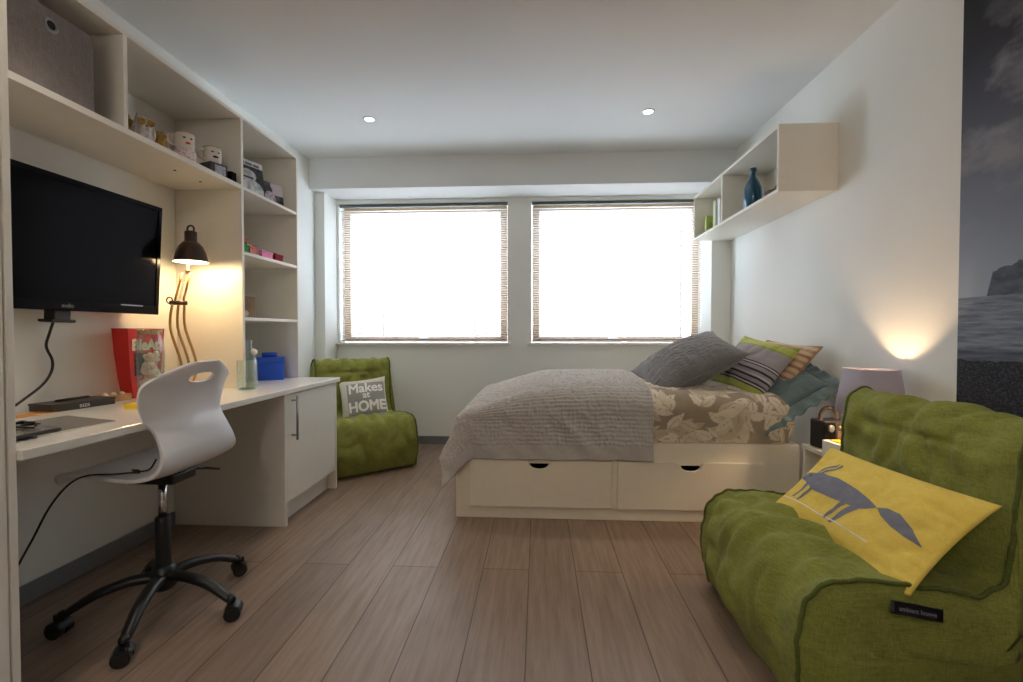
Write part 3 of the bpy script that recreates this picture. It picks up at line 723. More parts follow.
props(part('picture_cube_base', boxm(-1.70, -1.625, 2.395, 2.435, zs, zs + .05), M['blackgloss'], bevel=.002), 'small glossy black block next to the dark picture cube', 'block')

# photo cards in the tower
def picture(name, label, w_, h_, c, nrm, tilt, paint, thick=.006, group=None):
    a = math.atan2(nrm[1], nrm[0])
    MM = Matrix.Translation(c) @ Matrix.Rotation(a + PI / 2, 4, 'Z') @ Matrix.Rotation(-tilt, 4, 'X')
    t_ = thing(name, label, 'picture'); t_.location = MM.to_translation(); t_.rotation_euler = MM.to_euler(); ROOT[t_.name] = MM
    part('board', boxm(-w_ / 2, w_ / 2, 0, thick, 0, h_), M['white'], t_, bevel=.001)
    bm = B(); nu, nv = 44, 54; lay = bm.verts.layers.float_color.new('Col')
    V = grid(bm, nu, nv, lambda i, j: Vector((-w_ / 2 + w_ * i / nu, -.0006, h_ * j / nv)))
    for i in range(nu + 1):
        for j in range(nv + 1): V[i][j][lay] = tuple(paint(i / nu, j / nv)) + (1,)
    part('print', bm, PRINT, t_)
    return t_
PRINT = m_vcol('printed_card', .35)
def p_baby(u, v):
    g = .035 + .02 * nz(u * 9, v * 9)
    if v > .84: return (.62,) * 3 if not (.87 < v < .93 and .05 < u < .9 and nz(u * 40, 3) > -.15) else (.12,) * 3
    d = ((u - .45) / .28) ** 2 + ((v - .58) / .17) ** 2
    if d < 1: g = .42 + .2 * nz(u * 7, v * 7, 2)
    d = ((u - .55) / .42) ** 2 + ((v - .18) / .30) ** 2
    if d < 1: g = .5 + .3 * nz(u * 8, v * 8, 5)
    if abs(v - .52) < .03 and abs(u - .42) < .2: g = .06
    return (max(.01, g), max(.01, g), max(.01, g * .98))
def p_couple(u, v):
    g = .07 + .1 * nz(u * 6, v * 6)
    if u > .5 and v > .5: g = .5
    if ((u - .45) / .12) ** 2 + ((v - .68) / .15) ** 2 < 1: g = .05
    if ((u - .45) / .22) ** 2 + ((v - .3) / .32) ** 2 < 1: g = .4 + .3 * nz(u * 9, v * 9)
    if u < .25 and v < .6: g = .35 + .3 * nz(u * 8, v * 8)
    if v < .2 * u: g = .02
    g = max(.01, g); return (g, g * .82, g * .85)
picture('picture_card', 'tall black and white picture card of a baby with a printed white header', .195, .22, (-1.70, 2.685, zs + .0), (1, -.30), .12, p_baby)
picture('photo_print', 'smaller square black and white photo print of a couple', .185, .155, (-1.70, 2.90, zs + .0), (1, -.34), .14, p_couple)

# small gift boxes on the second tower shelf
z2 = 1.5045
def gift(x, y, sx, sy, sz_, rz, col, band, label, z=z2):
    t_ = thing('gift_box', label, 'gift box', (x, y, z), (0, 0, rz), 'small gift boxes on the tower shelf')
    m = plain('gift_wrap', col, .6, var=.08, spec=.15); m2 = plain('gift_ribbon', band, .5, spec=.2)
    part('box', boxm(-sx / 2, sx / 2, -sy / 2, sy / 2, 0, sz_ * .7), m, t_, bevel=.002)
    part('lid', boxm(-sx / 2 - .002, sx / 2 + .002, -sy / 2 - .002, sy / 2 + .002, sz_ * .7 + .0003, sz_), m, t_, bevel=.002)
    rb = B(); box(rb, -.004, .004, -sy / 2 - .003, sy / 2 + .003, .001, sz_ + .001); part('ribbon', rb, m2, t_)
    for q in (-1, 1): part('bow', sphere(B(), (0, q * .010, sz_ + .006), .009, 12, (.5, 1.1, .6)), m2, t_, smooth=True)
gift(-1.665, 2.530, .05, .06, .048, .1, srgb(20, 140, 40), srgb(150, 200, 90), 'small green gift box at the left end of the tower shelf')
gift(-1.68, 2.545, .05, .05, .022, .3, srgb(190, 70, 40), srgb(220, 120, 70), 'small orange-red gift box on top of the green one', z2 + .0625)
gift(-1.67, 2.610, .05, .055, .05, -.1, srgb(214, 130, 120), srgb(240, 215, 205), 'small coral gift box between the green and pink ones')
gift(-1.74, 2.70, .06, .10, .075, 0, srgb(150, 30, 90), srgb(90, 40, 110), 'larger magenta gift box standing behind the coral one')
gift(-1.67, 2.745, .055, .11, .042, 0, srgb(226, 140, 180), srgb(245, 220, 230), 'flat pink gift box with a pale ribbon')
gift(-1.67, 2.875, .055, .085, .045, 0, srgb(130, 14, 34), srgb(170, 30, 50), 'dark red gift box at the right of the row')
t_ = thing('wooden_picture_block', 'brown wooden block with a pale sketch in the third tower cubby', 'ornament', (-1.72, 2.60, 1.1415), (0, 0, -.35))
part('block', boxm(-.014, .014, -.085, .085, 0, .125), plain('brown_wood', srgb(128, 98, 66), .6, var=.2, scale=20), t_, bevel=.002)
for (y_, z_, r_) in ((-.04, .04, .022), (-.012, .030, .026), (.02, .024, .018)):
    part('shell_relief', sphere(B(), (.016, y_, z_), r_, 12, (.3, 1, 1)), plain('pale_relief', srgb(200, 178, 158), .5), t_, smooth=True)

# ------------------------------------------------------------------ office chair
CX, CY = -1.42, 1.67
t_ = thing('desk_chair', 'white moulded swivel chair with a black five-star base at the desk', 'chair', (CX, CY, 0))
# shell: profile in (f,z), f = forward (toward -X world)
prof = catmull([(.235, .548), (.20, .565), (.12, .563), (.02, .550), (-.07, .545), (-.135, .565), (-.165, .62), (-.155, .70), (-.135, .77), (-.14, .84), (-.165, .90), (-.195, .952)], 7)
prof = [Vector((p[0], p[1])) for p in [(q.x, q.y) for q in [Vector((a.x, a.y, 0)) for a in [Vector((p[0], p[1], 0)) for p in prof]]]]
NP = len(prof) - 1; NW = 28
def half_w(t):   # t 0 front of seat .. 1 top of back
    if t < .12: return .165 + .040 * math.sin(t / .12 * PI / 2)
    if t < .5: return .205 - .012 * ((t - .12) / .38)
    if t < .66: return .193 - .021 * math.sin((t - .5) / .16 * PI / 2)
    if t < .86: return .172 + .038 * (math.sin((t - .66) / .20 * PI / 2))
    return .210 - .105 * ((t - .86) / .14) ** 2.4
def shell(i, j):
    t = i / NP; s = -1 + 2 * j / NW; p = prof[i]; w_ = half_w(t)
    f, z = p.x, p.y
    back = max(0, min(1, (t - .5) / .2))
    f += back * .045 * s * s          # wraps forward at the sides
    z += (1 - back) * .012 * s * s - max(0, .12 - t) * .25 * s * s
    z -= max(0, (t - .86) / .14) * .034 * s * s * s * s
    return Vector((-f, w_ * s, z))
bm = B(); V = grid(bm, NP, NW, shell)
# hand hole
kill = [f for f in bm.faces if (lambda c: (c.y / .062) ** 2 + ((c.z - .893) / .017) ** 2 < 1 and c.x > .1)(f.calc_center_median())]
bmesh.ops.delete(bm, geom=kill, context='FACES')
# fit the hole border to an ellipse
hb_ = [v for v in bm.verts if any(e.is_boundary for e in v.link_edges) and abs(v.co.y) < .1 and v.co.z > .84 and v.co.z < .93]
for v in hb_:
    a = math.atan2((v.co.z - .893) / .017, v.co.y / .062); v.co.y = .066 * math.cos(a); v.co.z = .893 + .019 * math.sin(a)
sho = part('seat_shell', bm, M['white_gloss'], t_, smooth=True, solid=.012)
bvm = sho.modifiers.new('bevel', 'BEVEL'); bvm.width = .004; bvm.segments = 3; bvm.limit_method = 'ANGLE'; bvm.angle_limit = 1.0
sho.modifiers.new('sub', 'SUBSURF').render_levels = 1
part('mechanism', boxm(-.09, .09, -.06, .06, .498, .536), M['black'], t_, bevel=.008)
lv = tube(B(), [(.02, .05, .512), (.035, .12, .508), (.045, .17, .495)], .005, smooth_n=4)
box(lv, -.015, .015, -.035, .035, -.004, .004, M4=Matrix.Translation((.05, .195, .487)) @ Matrix.Rotation(-.35, 4, 'X'))
part('height_lever', lv, M['black'], t_, smooth=False, bevel=.002)
part('gas_piston', cyl(B(), (0, 0, .34), (0, 0, .50), .0145), M['chrome'], t_, smooth=True)
part('column_sleeve', lathe(B(), [(.026, .16), (.026, .355), (.022, .362), (.0145, .362)], cap=False), M['black'], t_, smooth=True)
part('base_hub', lathe(B(), [(.030, .085), (.044, .10), (.046, .15), (.034, .175), (.026, .18)], cap=True), M['black'], t_, smooth=True)
for ang in (-147, -71, -6, 67, 139):
    a = math.radians(ang); R_ = Matrix.Rotation(a, 4, 'Z')
    bm = tube(B(), [(.03, 0, .135), (.10, 0, .138), (.19, 0, .118), (.25, 0, .088), (.28, 0, .070)], .02, seg=12, smooth_n=5, rad=lambda u: .026 - .009 * u, flat=.75)
    sphere(bm, (.286, 0, .070), .017, 12)
    bmesh.ops.transform(bm, matrix=R_, verts=bm.verts)
    lg = part('leg', bm, M['black'], t_, smooth=True)
    R2 = R_ @ Matrix.Translation((.295, 0, 0)) @ Matrix.Rotation(math.radians(ang * 1.7 + 40), 4, 'Z')
    bm = B()
    for sy in (-1, 1):
        cyl(bm, (0, sy * .008, .027), (0, sy * .028, .027), .027, seg=24); cyl(bm, (0, sy * .028, .027), (0, sy * .031, .027), .018, seg=20)
    cyl(bm, (0, -.01, .027), (0, .01, .027), .008, seg=12); cyl(bm, (-.012, 0, .03), (-.012, 0, .072), .008, seg=12)
    grid(bm, 10, 4, lambda i, j: Vector((.031 * math.cos(.15 + i / 10 * 2.6), -.024 + .012 * j, .027 + .031 * math.sin(.15 + i / 10 * 2.6))))
    bmesh.ops.transform(bm, matrix=R2, verts=bm.verts)
    part('caster', bm, M['black'], lg, smooth=False)

t_ = thing('black_cable', 'thin black cable draped across the chair seat down to the floor skirting', 'cable', (-1.6, 1.5, 0))
pts = [(-1.70, 1.18, .10), (-1.62, 1.28, .25), (-1.60, 1.36, .385), (-1.575, 1.40, .49), (-1.545, 1.435, .555), (-1.51, 1.465, .577), (-1.45, 1.50, .572), (-1.40, 1.51, .575), (-1.385, 1.53, .570), (-1.40, 1.545, .573), (-1.405, 1.525, .580), (-1.37, 1.51, .580), (-1.325, 1.505, .59), (-1.30, 1.505, .625)]
o = part('cable', tube(B(), pts, .0032, smooth_n=6), M['black'], t_, world=True, smooth=True)

# ------------------------------------------------------------------ bean lounger
def lounger(label, loc, rz, seed, width=.345, tag=False, long=0.0, group='green bean bag loungers'):
    t_ = thing('bean_bag_lounger', label, 'lounge chair', loc, (0, 0, rz), group)
    L = long
    ctrl = [(.405 + L, 0.0), (.455 + L, .07), (.475 + L, .18), (.462 + L, .28), (.425 + L, .352), (.36 + L, .385), (.24, .395), (.10, .385), (.00, .385), (-.055, .43), (-.078, .55), (-.088, .67), (-.100, .760), (-.125, .800),
            (-.175, .806), (-.225, .758), (-.30, .59), (-.375, .38), (-.415, .18), (-.42, .05), (-.40, 0.0), (-.2, 0), (.1, 0)]
    P = catmull([(a, 0, b) for a, b in ctrl], 9, True); n = len(P); nv = 54
    cen = Vector((0, 0, 0))
    nrm = []
    for i in range(n):
        t = P[(i + 1) % n] - P[i - 1]; q = Vector((t.z, 0, -t.x)).normalized(); nrm.append(q)
    if (P[0] + nrm[0] * .01 - Vector((0, 0, .2))).length < (P[0] - Vector((0, 0, .2))).length: nrm = [-q for q in nrm]
    def surf(i, j):
        s = -1 + 2 * j / nv; p = P[i % n]; q = nrm[i % n]; e = 1 - s * s
        x, z = p.x, p.z; h = min(1, z / .12)
        d = .030 * e * h                        # stuffing between the seams
        seat = max(0, 1 - abs(z - .385) / .05) * (1 if x > -.03 else 0)
        d -= seat * .048 * e * math.exp(-((x - .16) / .14) ** 2)   # sat-in hollow
        y = width * s
        # wrinkles: fold fans running out of the corners and seams plus slack puckers
        k = 1 - abs(s)
        w1 = nz(x * 5 + seed, y * 9, z * 5) * .018
        w2 = (abs(nz(x * 8 + y * 9 + seed, y * 5 - x * 4, z * 9)) - .22) * .044
        edge = math.exp(-k * 9)
        w3 = edge * nz(x * 28 + seed * 2, z * 28, s * 2) * .010
        frontish = math.exp(-((x - .40 - L) / .13) ** 2) * math.exp(-((z - .33) / .10) ** 2)
        w4 = frontish * (nz(y * 20 + seed, z * 6, x * 6) * .022 - (abs(nz(y * 11 + seed, z * 9, x * 9)) < .07) * .0)
        d += (w1 + w2 + w4) * h * min(1, k * 5) + w3 * h
        if z > .62 and x > -.14:               # back cushion: vertical seam and slack flap seam
            d -= .010 * math.exp(-(y / .012) ** 2)
            d -= .012 * math.exp(-((z - .722) / .012) ** 2) * (.6 + .4 * math.cos(y * 8))
            d += .006 * math.sin(y * 34 + seed + z * 12) * math.exp(-((z - .80) / .05) ** 2) * e
        # the crossing of seat and back sinks
        d -= .014 * math.exp(-((x - .0) / .05) ** 2) * math.exp(-((z - .39) / .05) ** 2)
        z2 = z + q.z * d
        if z > .7: z2 += .030 * (z - .7) / .15 * abs(s) ** 6 - .008 * (z - .7) / .15 * e
        z2 += .020 * frontish * abs(s) ** 8 * h
        yy = y + (nz(x * 6, z * 6, seed) * .008) * h
        yy *= 1 + .03 * math.exp(-((z - .2) / .15) ** 2)
        return Vector((x + q.x * d, yy, max(0.0015, z2)))
    bm = B(); V = grid(bm, n, nv, surf, closeu=True)
    # side panels: rings shrinking toward a spine
    def side(j, sgn):
        ring = [V[i][j] for i in range(n)]
        spine = []
        for i in range(n):
            p = ring[i].co; sx = max(-.28, min(.33 + L, p.x * .8)); szz = .20 if sx > -.08 else .20 + (.28) * min(1, (-.08 - sx) / .12) * max(0, min(1, (p.z - .2) / .5))
            spine.append(Vector((sx, p.y, min(p.z, szz) if p.z < .2 else szz)))
        prev = ring; K = 9
        for k in range(1, K):
            u = k / K; bul = .042 * math.sin(u * PI / 2) ** .8
            cur = []
            for i in range(n):
                p = ring[i].co.lerp(spine[i], u)
                wr = .012 * nz(p.x * 7 + seed, p.z * 9, sgn) + .008 * (abs(nz(p.x * 14, p.z * 6, seed)) - .2)
                hh = min(1, p.z / .1)
                cur.append(bm.verts.new((p.x, ring[i].co.y + sgn * (bul * (.35 + .65 * hh) + wr * math.sin(u * PI / 2)), max(p.z, .0015))))
            for i in range(n):
                f = (prev[i], prev[(i + 1) % n], cur[(i + 1) % n], cur[i])
                bm.faces.new(f if sgn > 0 else f[::-1])
            prev = cur
        c = Vector((0, 0, 0))
        for v in prev: c += v.co
        c = bm.verts.new(c / n)
        for i in range(n):
            f = (prev[i], prev[(i + 1) % n], c); bm.faces.new(f if sgn > 0 else f[::-1])
    rings = {}
    for j, sgn in ((0, -1), (nv, 1)):
        rings[sgn] = [V[i][j].co.copy() for i in range(n)]
        side(j, sgn)
    part('cover', bm, M['green'], t_, smooth=True)
    for sgn in (-1, 1):
        pts = [p + Vector((0, sgn * .003, 0)) for p in rings[sgn] if p.z > .012]
        # start the run at the front foot
        idx = [i for i, p in enumerate(rings[sgn]) if p.z > .012]
        part('piping', tube(B(), pts, .0065, seg=8), M['green_dark'], t_, smooth=True)
    return t_, rings
big, rg = lounger('large lime green bean bag lounger in the near right corner', (1.16, 1.62, 0), PI, 3.0)
# black woven label on the near seam of the large lounger
tm = frame_m((.957, 1.222, .352), (1, -.02, -.16), (.02, .25, 1)) @ Matrix.Diagonal((1.28, 1.3, 1, 1))
bm = B(); grid(bm, 12, 4, lambda i, j: tm @ Vector((-.05 + .1 * i / 12, -.012 + .024 * j / 4, .003 + .0015 * math.sin(i * .9))))
tg = part('brand_tag', bm, plain('black_satin_label', srgb(18, 18, 24), .35), big, world=True, solid=.0015, smooth=True)
x = text_bm('ambient lounge', .0115, .0002); bmesh.ops.transform(x, matrix=tm @ Matrix.Translation((0, -.004, .0062)), verts=x.verts)
part('lettering', x, plain('grey_thread', srgb(130, 130, 140), .5), tg, world=True)
small, _ = lounger('green bean bag lounger in the window corner beyond the desk, holding the HOME cushion', (-1.485, 3.75, 0), math.radians(-51), 9.0, width=.305)

# ------------------------------------------------------------------ cushions
def cushion(name, label, cat, c, u, v, w_, h_, th, mat, seed, amp=.010, pinch=.07, n=56, parts=True, group=None, ruche=0, sag=0.0, rim=None, power=.5):
    MM = frame_m(c, u, v)
    t_ = thing(name, label, cat, group=group); t_.location = MM.to_translation(); t_.rotation_euler = MM.to_euler(); ROOT[t_.name] = MM
    def surf(a, b, side):
        x = w_ / 2 * a * (1 - pinch * (1 - b * b)); y = h_ / 2 * b * (1 - pinch * (1 - a * a))
        e = max(0, (1 - a * a) * (1 - b * b))
        z = th / 2 * e ** power
        ed = max(abs(a), abs(b))
        k = min(1, (1 - ed) * 6)
        # puckers radiating from the edge
        along = y if abs(a) > abs(b) else x
        z += side * 0
        wr = nz(x * 7 + seed, y * 7, side) * amp * 1.3 + (abs(nz(x * 13 + seed, y * 13 + 5, side * 3)) - .2) * amp * 1.1
        wr += math.exp(-(1 - ed) * 7) * nz(along * 45 + seed, ed * 2, side) * amp * 1.2
        if ruche:
            wr += ruche * (abs(nz(x * 16 + 3 * nz(x * 14, y * 14, 7), y * 70, seed)) - .15)
        z += wr * k
        y2 = y - sag * (1 - a * a) * (b > 0) * b
        return Vector((x, y2, side * max(z, .0)))
    bm = B()
    for side in (1, -1):
        V = grid(bm, n, n, lambda i, j: surf(-1 + 2 * i / n, -1 + 2 * j / n, side))
    bmesh.ops.remove_doubles(bm, verts=bm.verts, dist=1e-5)
    part('cover', bm, mat, t_, smooth=True)
    if rim:
        pts = []
        for a, b in [(-1 + 2 * i / n, -1) for i in range(n)] + [(1, -1 + 2 * i / n) for i in range(n)] + [(1 - 2 * i / n, 1) for i in range(n)] + [(-1, 1 - 2 * i / n) for i in range(n)]:
            pts.append(surf(a, b, 1))
        part('piping', tube(B(), pts, .004, closed=True, seg=6), rim, t_, smooth=True)
    def on(x, y, off=.0016):
        a, b = 2 * x / w_, 2 * y / h_
        for _ in range(4):
            a = 2 * x / w_ / (1 - pinch * (1 - b * b)); b = 2 * y / h_ / (1 - pinch * (1 - a * a))
        p = surf(max(-1, min(1, a)), max(-1, min(1, b)), 1)
        return Vector((x, y, p.z + off))
    return t_, on, surf

# yellow fox cushion on the large lounger
ylw = fabric('yellow_cotton', srgb(222, 192, 82), srgb(238, 212, 112), bump=.1, sheen=.05)
fx, on, sf = cushion('fox_cushion', 'oblong yellow cushion with a grey fox on the large lounger', 'cushion', (1.052, 1.565, .490), (.09, -1, .0), (.72, 0, .69), .62, .34, .105, ylw, 2.2, amp=.014, power=.7, pinch=.05)
greyp = fabric('grey_print_cotton', srgb(112, 114, 128), srgb(134, 136, 150), bump=.1, sheen=0)
# body outline, head at left (far end)
body = [(-.300, -.002), (-.268, .026), (-.235, .038), (-.19, .042), (-.10, .040), (0, .028), (.055, .016), (.098, .002), (.075, -.012), (.045, -.030), (-.02, -.034), (-.10, -.038), (-.17, -.036), (-.205, -.024), (-.24, -.014)]
ears = [[(-.232, .036), (-.218, .038), (-.172, .100), (-.182, .104)], [(-.210, .038), (-.196, .040), (-.146, .096), (-.156, .100)]]
legs = [[(-.222, -.018), (-.205, -.024), (-.232, -.088), (-.244, -.088)], [(-.185, -.030), (-.168, -.036), (-.194, -.094), (-.206, -.094)],
        [(-.015, -.032), (.008, -.034), (-.030, -.106), (-.044, -.106)], [(.022, -.032), (.050, -.028), (.006, -.112), (-.010, -.112)]]
tail = [(.098, .002), (.130, .014), (.170, .014), (.215, -.006), (.262, -.038), (.215, -.038), (.165, -.030), (.125, -.016)]
sc_ = lambda P: [(x * .98, y * 1.0) for x, y in P]
part('fox_print', poly_mapped([sc_(p) for p in [body] + ears + legs + [tail]], .008, lambda x, y: on(x, y)), greyp, fx, smooth=True)
part('fox_eye', poly_mapped([sc_([(-.248 + .004 * math.cos(i * PI / 4), .018 + .004 * math.sin(i * PI / 4)) for i in range(8)])], .01, lambda x, y: on(x, y, .0022)), M['ink'], fx)
part('stitched_line', poly_mapped([[(-.285, -.100), (.14, -.106), (.14, -.1025), (-.285, -.0965)]], .008, lambda x, y: on(x, y)), M['whiteink'], fx)

# HOME cushion on the small lounger
cr = fabric('cream_linen', srgb(196, 190, 178), srgb(222, 218, 208), bump=.2)
hm, on, sf = cushion('home_cushion', 'square cream cushion with a grey panel lettered HOME on the corner lounger', 'cushion', (-1.42, 3.715, .50), (.92, .36, .10), (-.20, .36, .85), .37, .37, .13, cr, 5.1, amp=.006)
part('grey_panel', poly_mapped([[(-.125, -.135), (.165, -.135), (.165, .135), (-.125, .135)]], .008, lambda x, y: on(x, y, .0012)), fabric('grey_panel_linen', srgb(140, 138, 134), srgb(162, 160, 155), bump=.15), hm, smooth=True)
for body_, sz_, off, yy, sx in (('Makes', .115, .003, .050, .92), ('at', .075, .002, .000, 1), ('HOME', .115, .004, -.105, .88)):
    x = bold_text(body_, sz_, off, sx=sx); bmesh.ops.translate(x, vec=(.02, yy, 0), verts=x.verts)
    part('lettering', remap(x, .008, lambda a, b: on(a, b, .0028)), M['whiteink'], hm)

# ------------------------------------------------------------------ bed
BX0, BX1, BY0, BY1 = -.47, 1.43, 2.62, 3.95
t_ = thing('bed', 'white divan bed with two front drawers below the right window', 'bed', (.5, 3.2, 0))
part('base', boxm(BX0, BX1, BY0, BY1, .0, .44), M['bedwhite'], t_, world=True, bevel=.004)
part('mattress', boxm(BX0 + .06, BX1 - .05, BY0 + .06, BY1 - .06, .441, .575), M['whiteink'], t_, world=True, bevel=.05, seg=4)
def drawer(x0, x1, cut):
    z0, z1 = .070, .338; r = .058; pts = [(x0, z0), (x1, z0), (x1, z1)]
    lip = .022
    pts += [(cut + r + lip, z1)]
    for k in range(1, 4): a = k / 4 * PI / 2; pts.append((cut + r + lip - lip * math.sin(a), z1 - lip * .8 * (1 - math.cos(a))))
    for k in range(13):
        a = -.12 - k / 12 * (PI - .24); pts.append((cut + r * math.cos(a), z1 - .018 + r * .55 * math.sin(a)))
    for k in range(3, 0, -1): a = k / 4 * PI / 2; pts.append((cut - r - lip + lip * math.sin(a), z1 - lip * .8 * (1 - math.cos(a))))
    pts += [(cut - r - lip, z1), (x0, z1)]
    bm = B(); a = [bm.verts.new((x, BY0 - .019, z)) for x, z in pts]; b = [bm.verts.new((x, BY0 - .001, z)) for x, z in pts]
    bm.faces.new(a); bm.faces.new(b[::-1])
    for i in range(len(pts)): j = (i + 1) % len(pts); bm.faces.new((a[i], b[i], b[j], a[j]))
    d = part('drawer', bm, M['bedwhite'], t_, world=True, bevel=.004)
    hp = [(cut + .052 * math.cos(q), z1 - .022 + .030 * math.sin(q)) for q in [-k / 14 * PI for k in range(15)]]
    bm = B(); bm.faces.new([bm.verts.new((x, BY0 - .0012, z)) for x, z in hp]); bmesh.ops.solidify(bm, geom=bm.faces[:], thickness=.0005)
    part('finger_hole', bm, M['dark'], d, world=True)
drawer(-.392, .410, .005); drawer(.440, 1.238, .842)

def edge_drop(r, R, flare):
    q = R * PI / 2
    if r <= 0: return 0, 0
    if r < q: return R * math.sin(r / R), R * (1 - math.cos(r / R))
    return R + flare * (r - q), R + (r - q)
def drape(a, b, bx, R, top, flare, wav, seed, cornerflare=.25, leftflare=0.0):
    """cloth coordinates -> world: flat inside bx, hanging outside"""
    x0, x1, y0, y1 = bx
    ox = (x0 - a) if a < x0 else (a - x1 if a > x1 else 0); sx = -1 if a < x0 else 1
    oy = (y0 - b) if b < y0 else (b - y1 if b > y1 else 0); sy = -1 if b < y0 else 1
    ix, iy = max(x0, min(x1, a)), max(y0, min(y1, b))
    r = math.hypot(ox, oy)
    tz = top(ix, iy)
    if r == 0: return Vector((ix, iy, tz))
    q = min(1, oy / .30); tz += (.735 - tz) * q * q * (3 - 2 * q) if tz < .735 else 0
    cx, cy = ox / r, oy / r
    if ox and a < x0: flare = flare + leftflare * cx * cx
    corner = 4 * (cx * cy) ** 2
    reff = r - corner * .0
    e, d = edge_drop(reff, R, flare + corner * cornerflare)
    hang = max(0, r - R) 
    e += wav(a, b) * min(1, hang / .1)
    return Vector((ix + sx * cx * e, iy + sy * cy * e, tz - d))
INB = (-.36, 1.32, 2.735, 3.85)
def top_h(x, y):
    u = (x - INB[0]) / (INB[1] - INB[0]); v = (y - INB[2]) / (INB[3] - INB[2])
    return .722 + .045 * (max(0, math.sin(max(0, min(1, u)) * PI)) ** .5) * (math.sin(max(0, min(1, v)) * PI) ** .6) + .010 * nz(x * 3.1, y * 3.1, 4) - .115 * max(0, (.14 - x) / .50) ** 1.7
# duvet with a painted leaf print
step = .0055
a0, a1, b0, b1 = .42, 1.32 + .27, 2.735 - .36, 3.85 + .30
def leaf_raster():
    W_, H_ = int((a1 - a0) / .003), int((b1 - b0) / .003); img = np.zeros((W_, H_, 3)); base = np.array(srgb(158, 144, 126)[:3]); img[:] = base
    yy, xx = np.meshgrid(np.arange(H_) * .003 + b0, np.arange(W_) * .003 + a0)
    rs = random.Random(12)
    def leaf(px, py, ang, L, wd, col):
        dx, dy = xx - px, yy - py
        u = (dx * math.cos(ang) + dy * math.sin(ang)) / L; v = (-dx * math.sin(ang) + dy * math.cos(ang)) / wd
        shape = np.where((u > 0) & (u < 1), np.sin(np.clip(u, 0, 1) ** .8 * PI) * (1 - .25 * u), 0)
        m = np.abs(v) < shape
        vein = m & (np.abs(v) < .05) & (u < .8)
        img[m] = col; img[vein] = base * 1.1
    cols = [np.array(srgb(214, 202, 182)[:3]), np.array(srgb(200, 184, 162)[:3]), np.array(srgb(226, 216, 198)[:3])]
    for s in range(88):
        x = a0 + ((s % 8) + rs.random() * .9) / 8 * (a1 - a0) - .05; y = b0 + (s // 8 + rs.random() * .9) / 11 * (b1 - b0) - .05; ang = rs.random() * 6.28
        bend = rs.uniform(-.25, .25)
        for k in range(3):
            L = rs.uniform(.10, .135); wd = L * .24; c = rs.choice(cols)
            leaf(x, y, ang + .75, L, wd, c); leaf(x, y, ang - .75, L, wd, rs.choice(cols))
            for q in range(14):
                X_, Y_ = int((x - a0 + .0035 * q * math.cos(ang)) / .003), int((y - b0 + .0035 * q * math.sin(ang)) / .003)
                if 0 <= X_ < W_ - 1 and 0 <= Y_ < H_ - 1: img[X_:X_ + 2, Y_:Y_ + 2] = cols[1] * .9
            x += .055 * math.cos(ang); y += .055 * math.sin(ang); ang += bend
        leaf(x, y, ang, .11, .03, cols[2])
    return img
img = leaf_raster()
bm = B(); nu, nv = int((a1 - a0) / step), int((b1 - b0) / step); lay = bm.verts.layers.float_color.new('Col')
def duv_w(a, b): return .018 * nz(a * 7, b * 3, 2) + .008 * nz(a * 19, b * 9, 1)
AB = {}
def duv(i, j):
    a = a0 + (a1 - a0) * i / nu; b = b0 + (b1 - b0) * j / nv
    p = drape(a, b, INB, .115, top_h, -.02, duv_w, 1, .0)
    p.z += .006 * nz(a * 9, b * 9, 3) + .003 * nz(a * 30, b * 22, 6)
    bot = .443
    if p.z < bot: p.z = bot + .0005
    ob = max(0, INB[2] - b)
    p.y -= .012 * math.sin(min(1, ob / .3) * PI)
    p.y = max(p.y, 2.575)
    return p
V = grid(bm, nu, nv, duv)
for i in range(nu + 1):
    for j in range(nv + 1):
        X_ = min(img.shape[0] - 1, int((a1 - a0) * i / nu / .003)); Y_ = min(img.shape[1] - 1, int((b1 - b0) * j / nv / .003))
        V[i][j][lay] = tuple(img[X_, Y_]) + (1,)
part_ = part('duvet', bm, m_vcol('leaf_print_cotton', .85, 220, .1), smooth=True)
props(part_, 'duvet with a large beige leaf print on taupe, spread over the bed', 'duvet')

# grey ruched throw
t0_, t1_ = -.36 - .40, .635
s0, s1 = 2.735 - .47, 3.85 + .35
stp = .0062
nu, nv = int((t1_ - t0_) / stp), int((s1 - s0) / stp)
def thr_w(a, b): return .014 * nz(a * 5, b * 5, 8) + .016 * nz(a * 9 + b * 9, 2, 3)
def thr(i, j):
    a = t0_ + (t1_ - t0_) * i / nu; b = s0 + (s1 - s0) * j / nv
    p = drape(a, b, INB, .135, lambda x, y: top_h(x, y) + .010, .0, thr_w, 2, .18, .30)
    hem = min(b - s0, 99)
    band = 1 if hem > .085 else max(0, (hem - .07) / .015)
    ruf = math.sin(2 * PI * (b / .024) + 2.2 * nz(a * 9, b * 5, 1)) * .0042 * (.55 + .8 * abs(nz(a * 30, b * 42, 2)))
    ruf += (abs(nz(a * 48, b * 42 + 3 * nz(a * 7, b * 7), 4)) - .2) * .014
    off = band * ruf + .004 * nz(a * 7, b * 7, 9)
    # outward push: up on top, sideways when hanging
    ox = max(0, INB[0] - a); oy = max(0, INB[2] - b); r = math.hypot(ox, oy)
    k = min(1, r / .2)
    n = Vector((-(ox / r) * k if r else 0, -(oy / r) * k if r else 0, 1 - k + .15))
    p += n.normalized() * off
    if r and oy > 0: p.y -= .008
    if b - s0 < .006: p.y += .002
    return p
bm = B(); V = grid(bm, nu, nv, thr)
mt = fabric('silver_grey_cotton', srgb(170, 166, 163), srgb(202, 199, 197), bump=.2, sheen=.4)
props(part('bed_throw', bm, mt, smooth=True, solid=.004), 'silver grey ruched throw draped over the foot of the bed', 'throw')

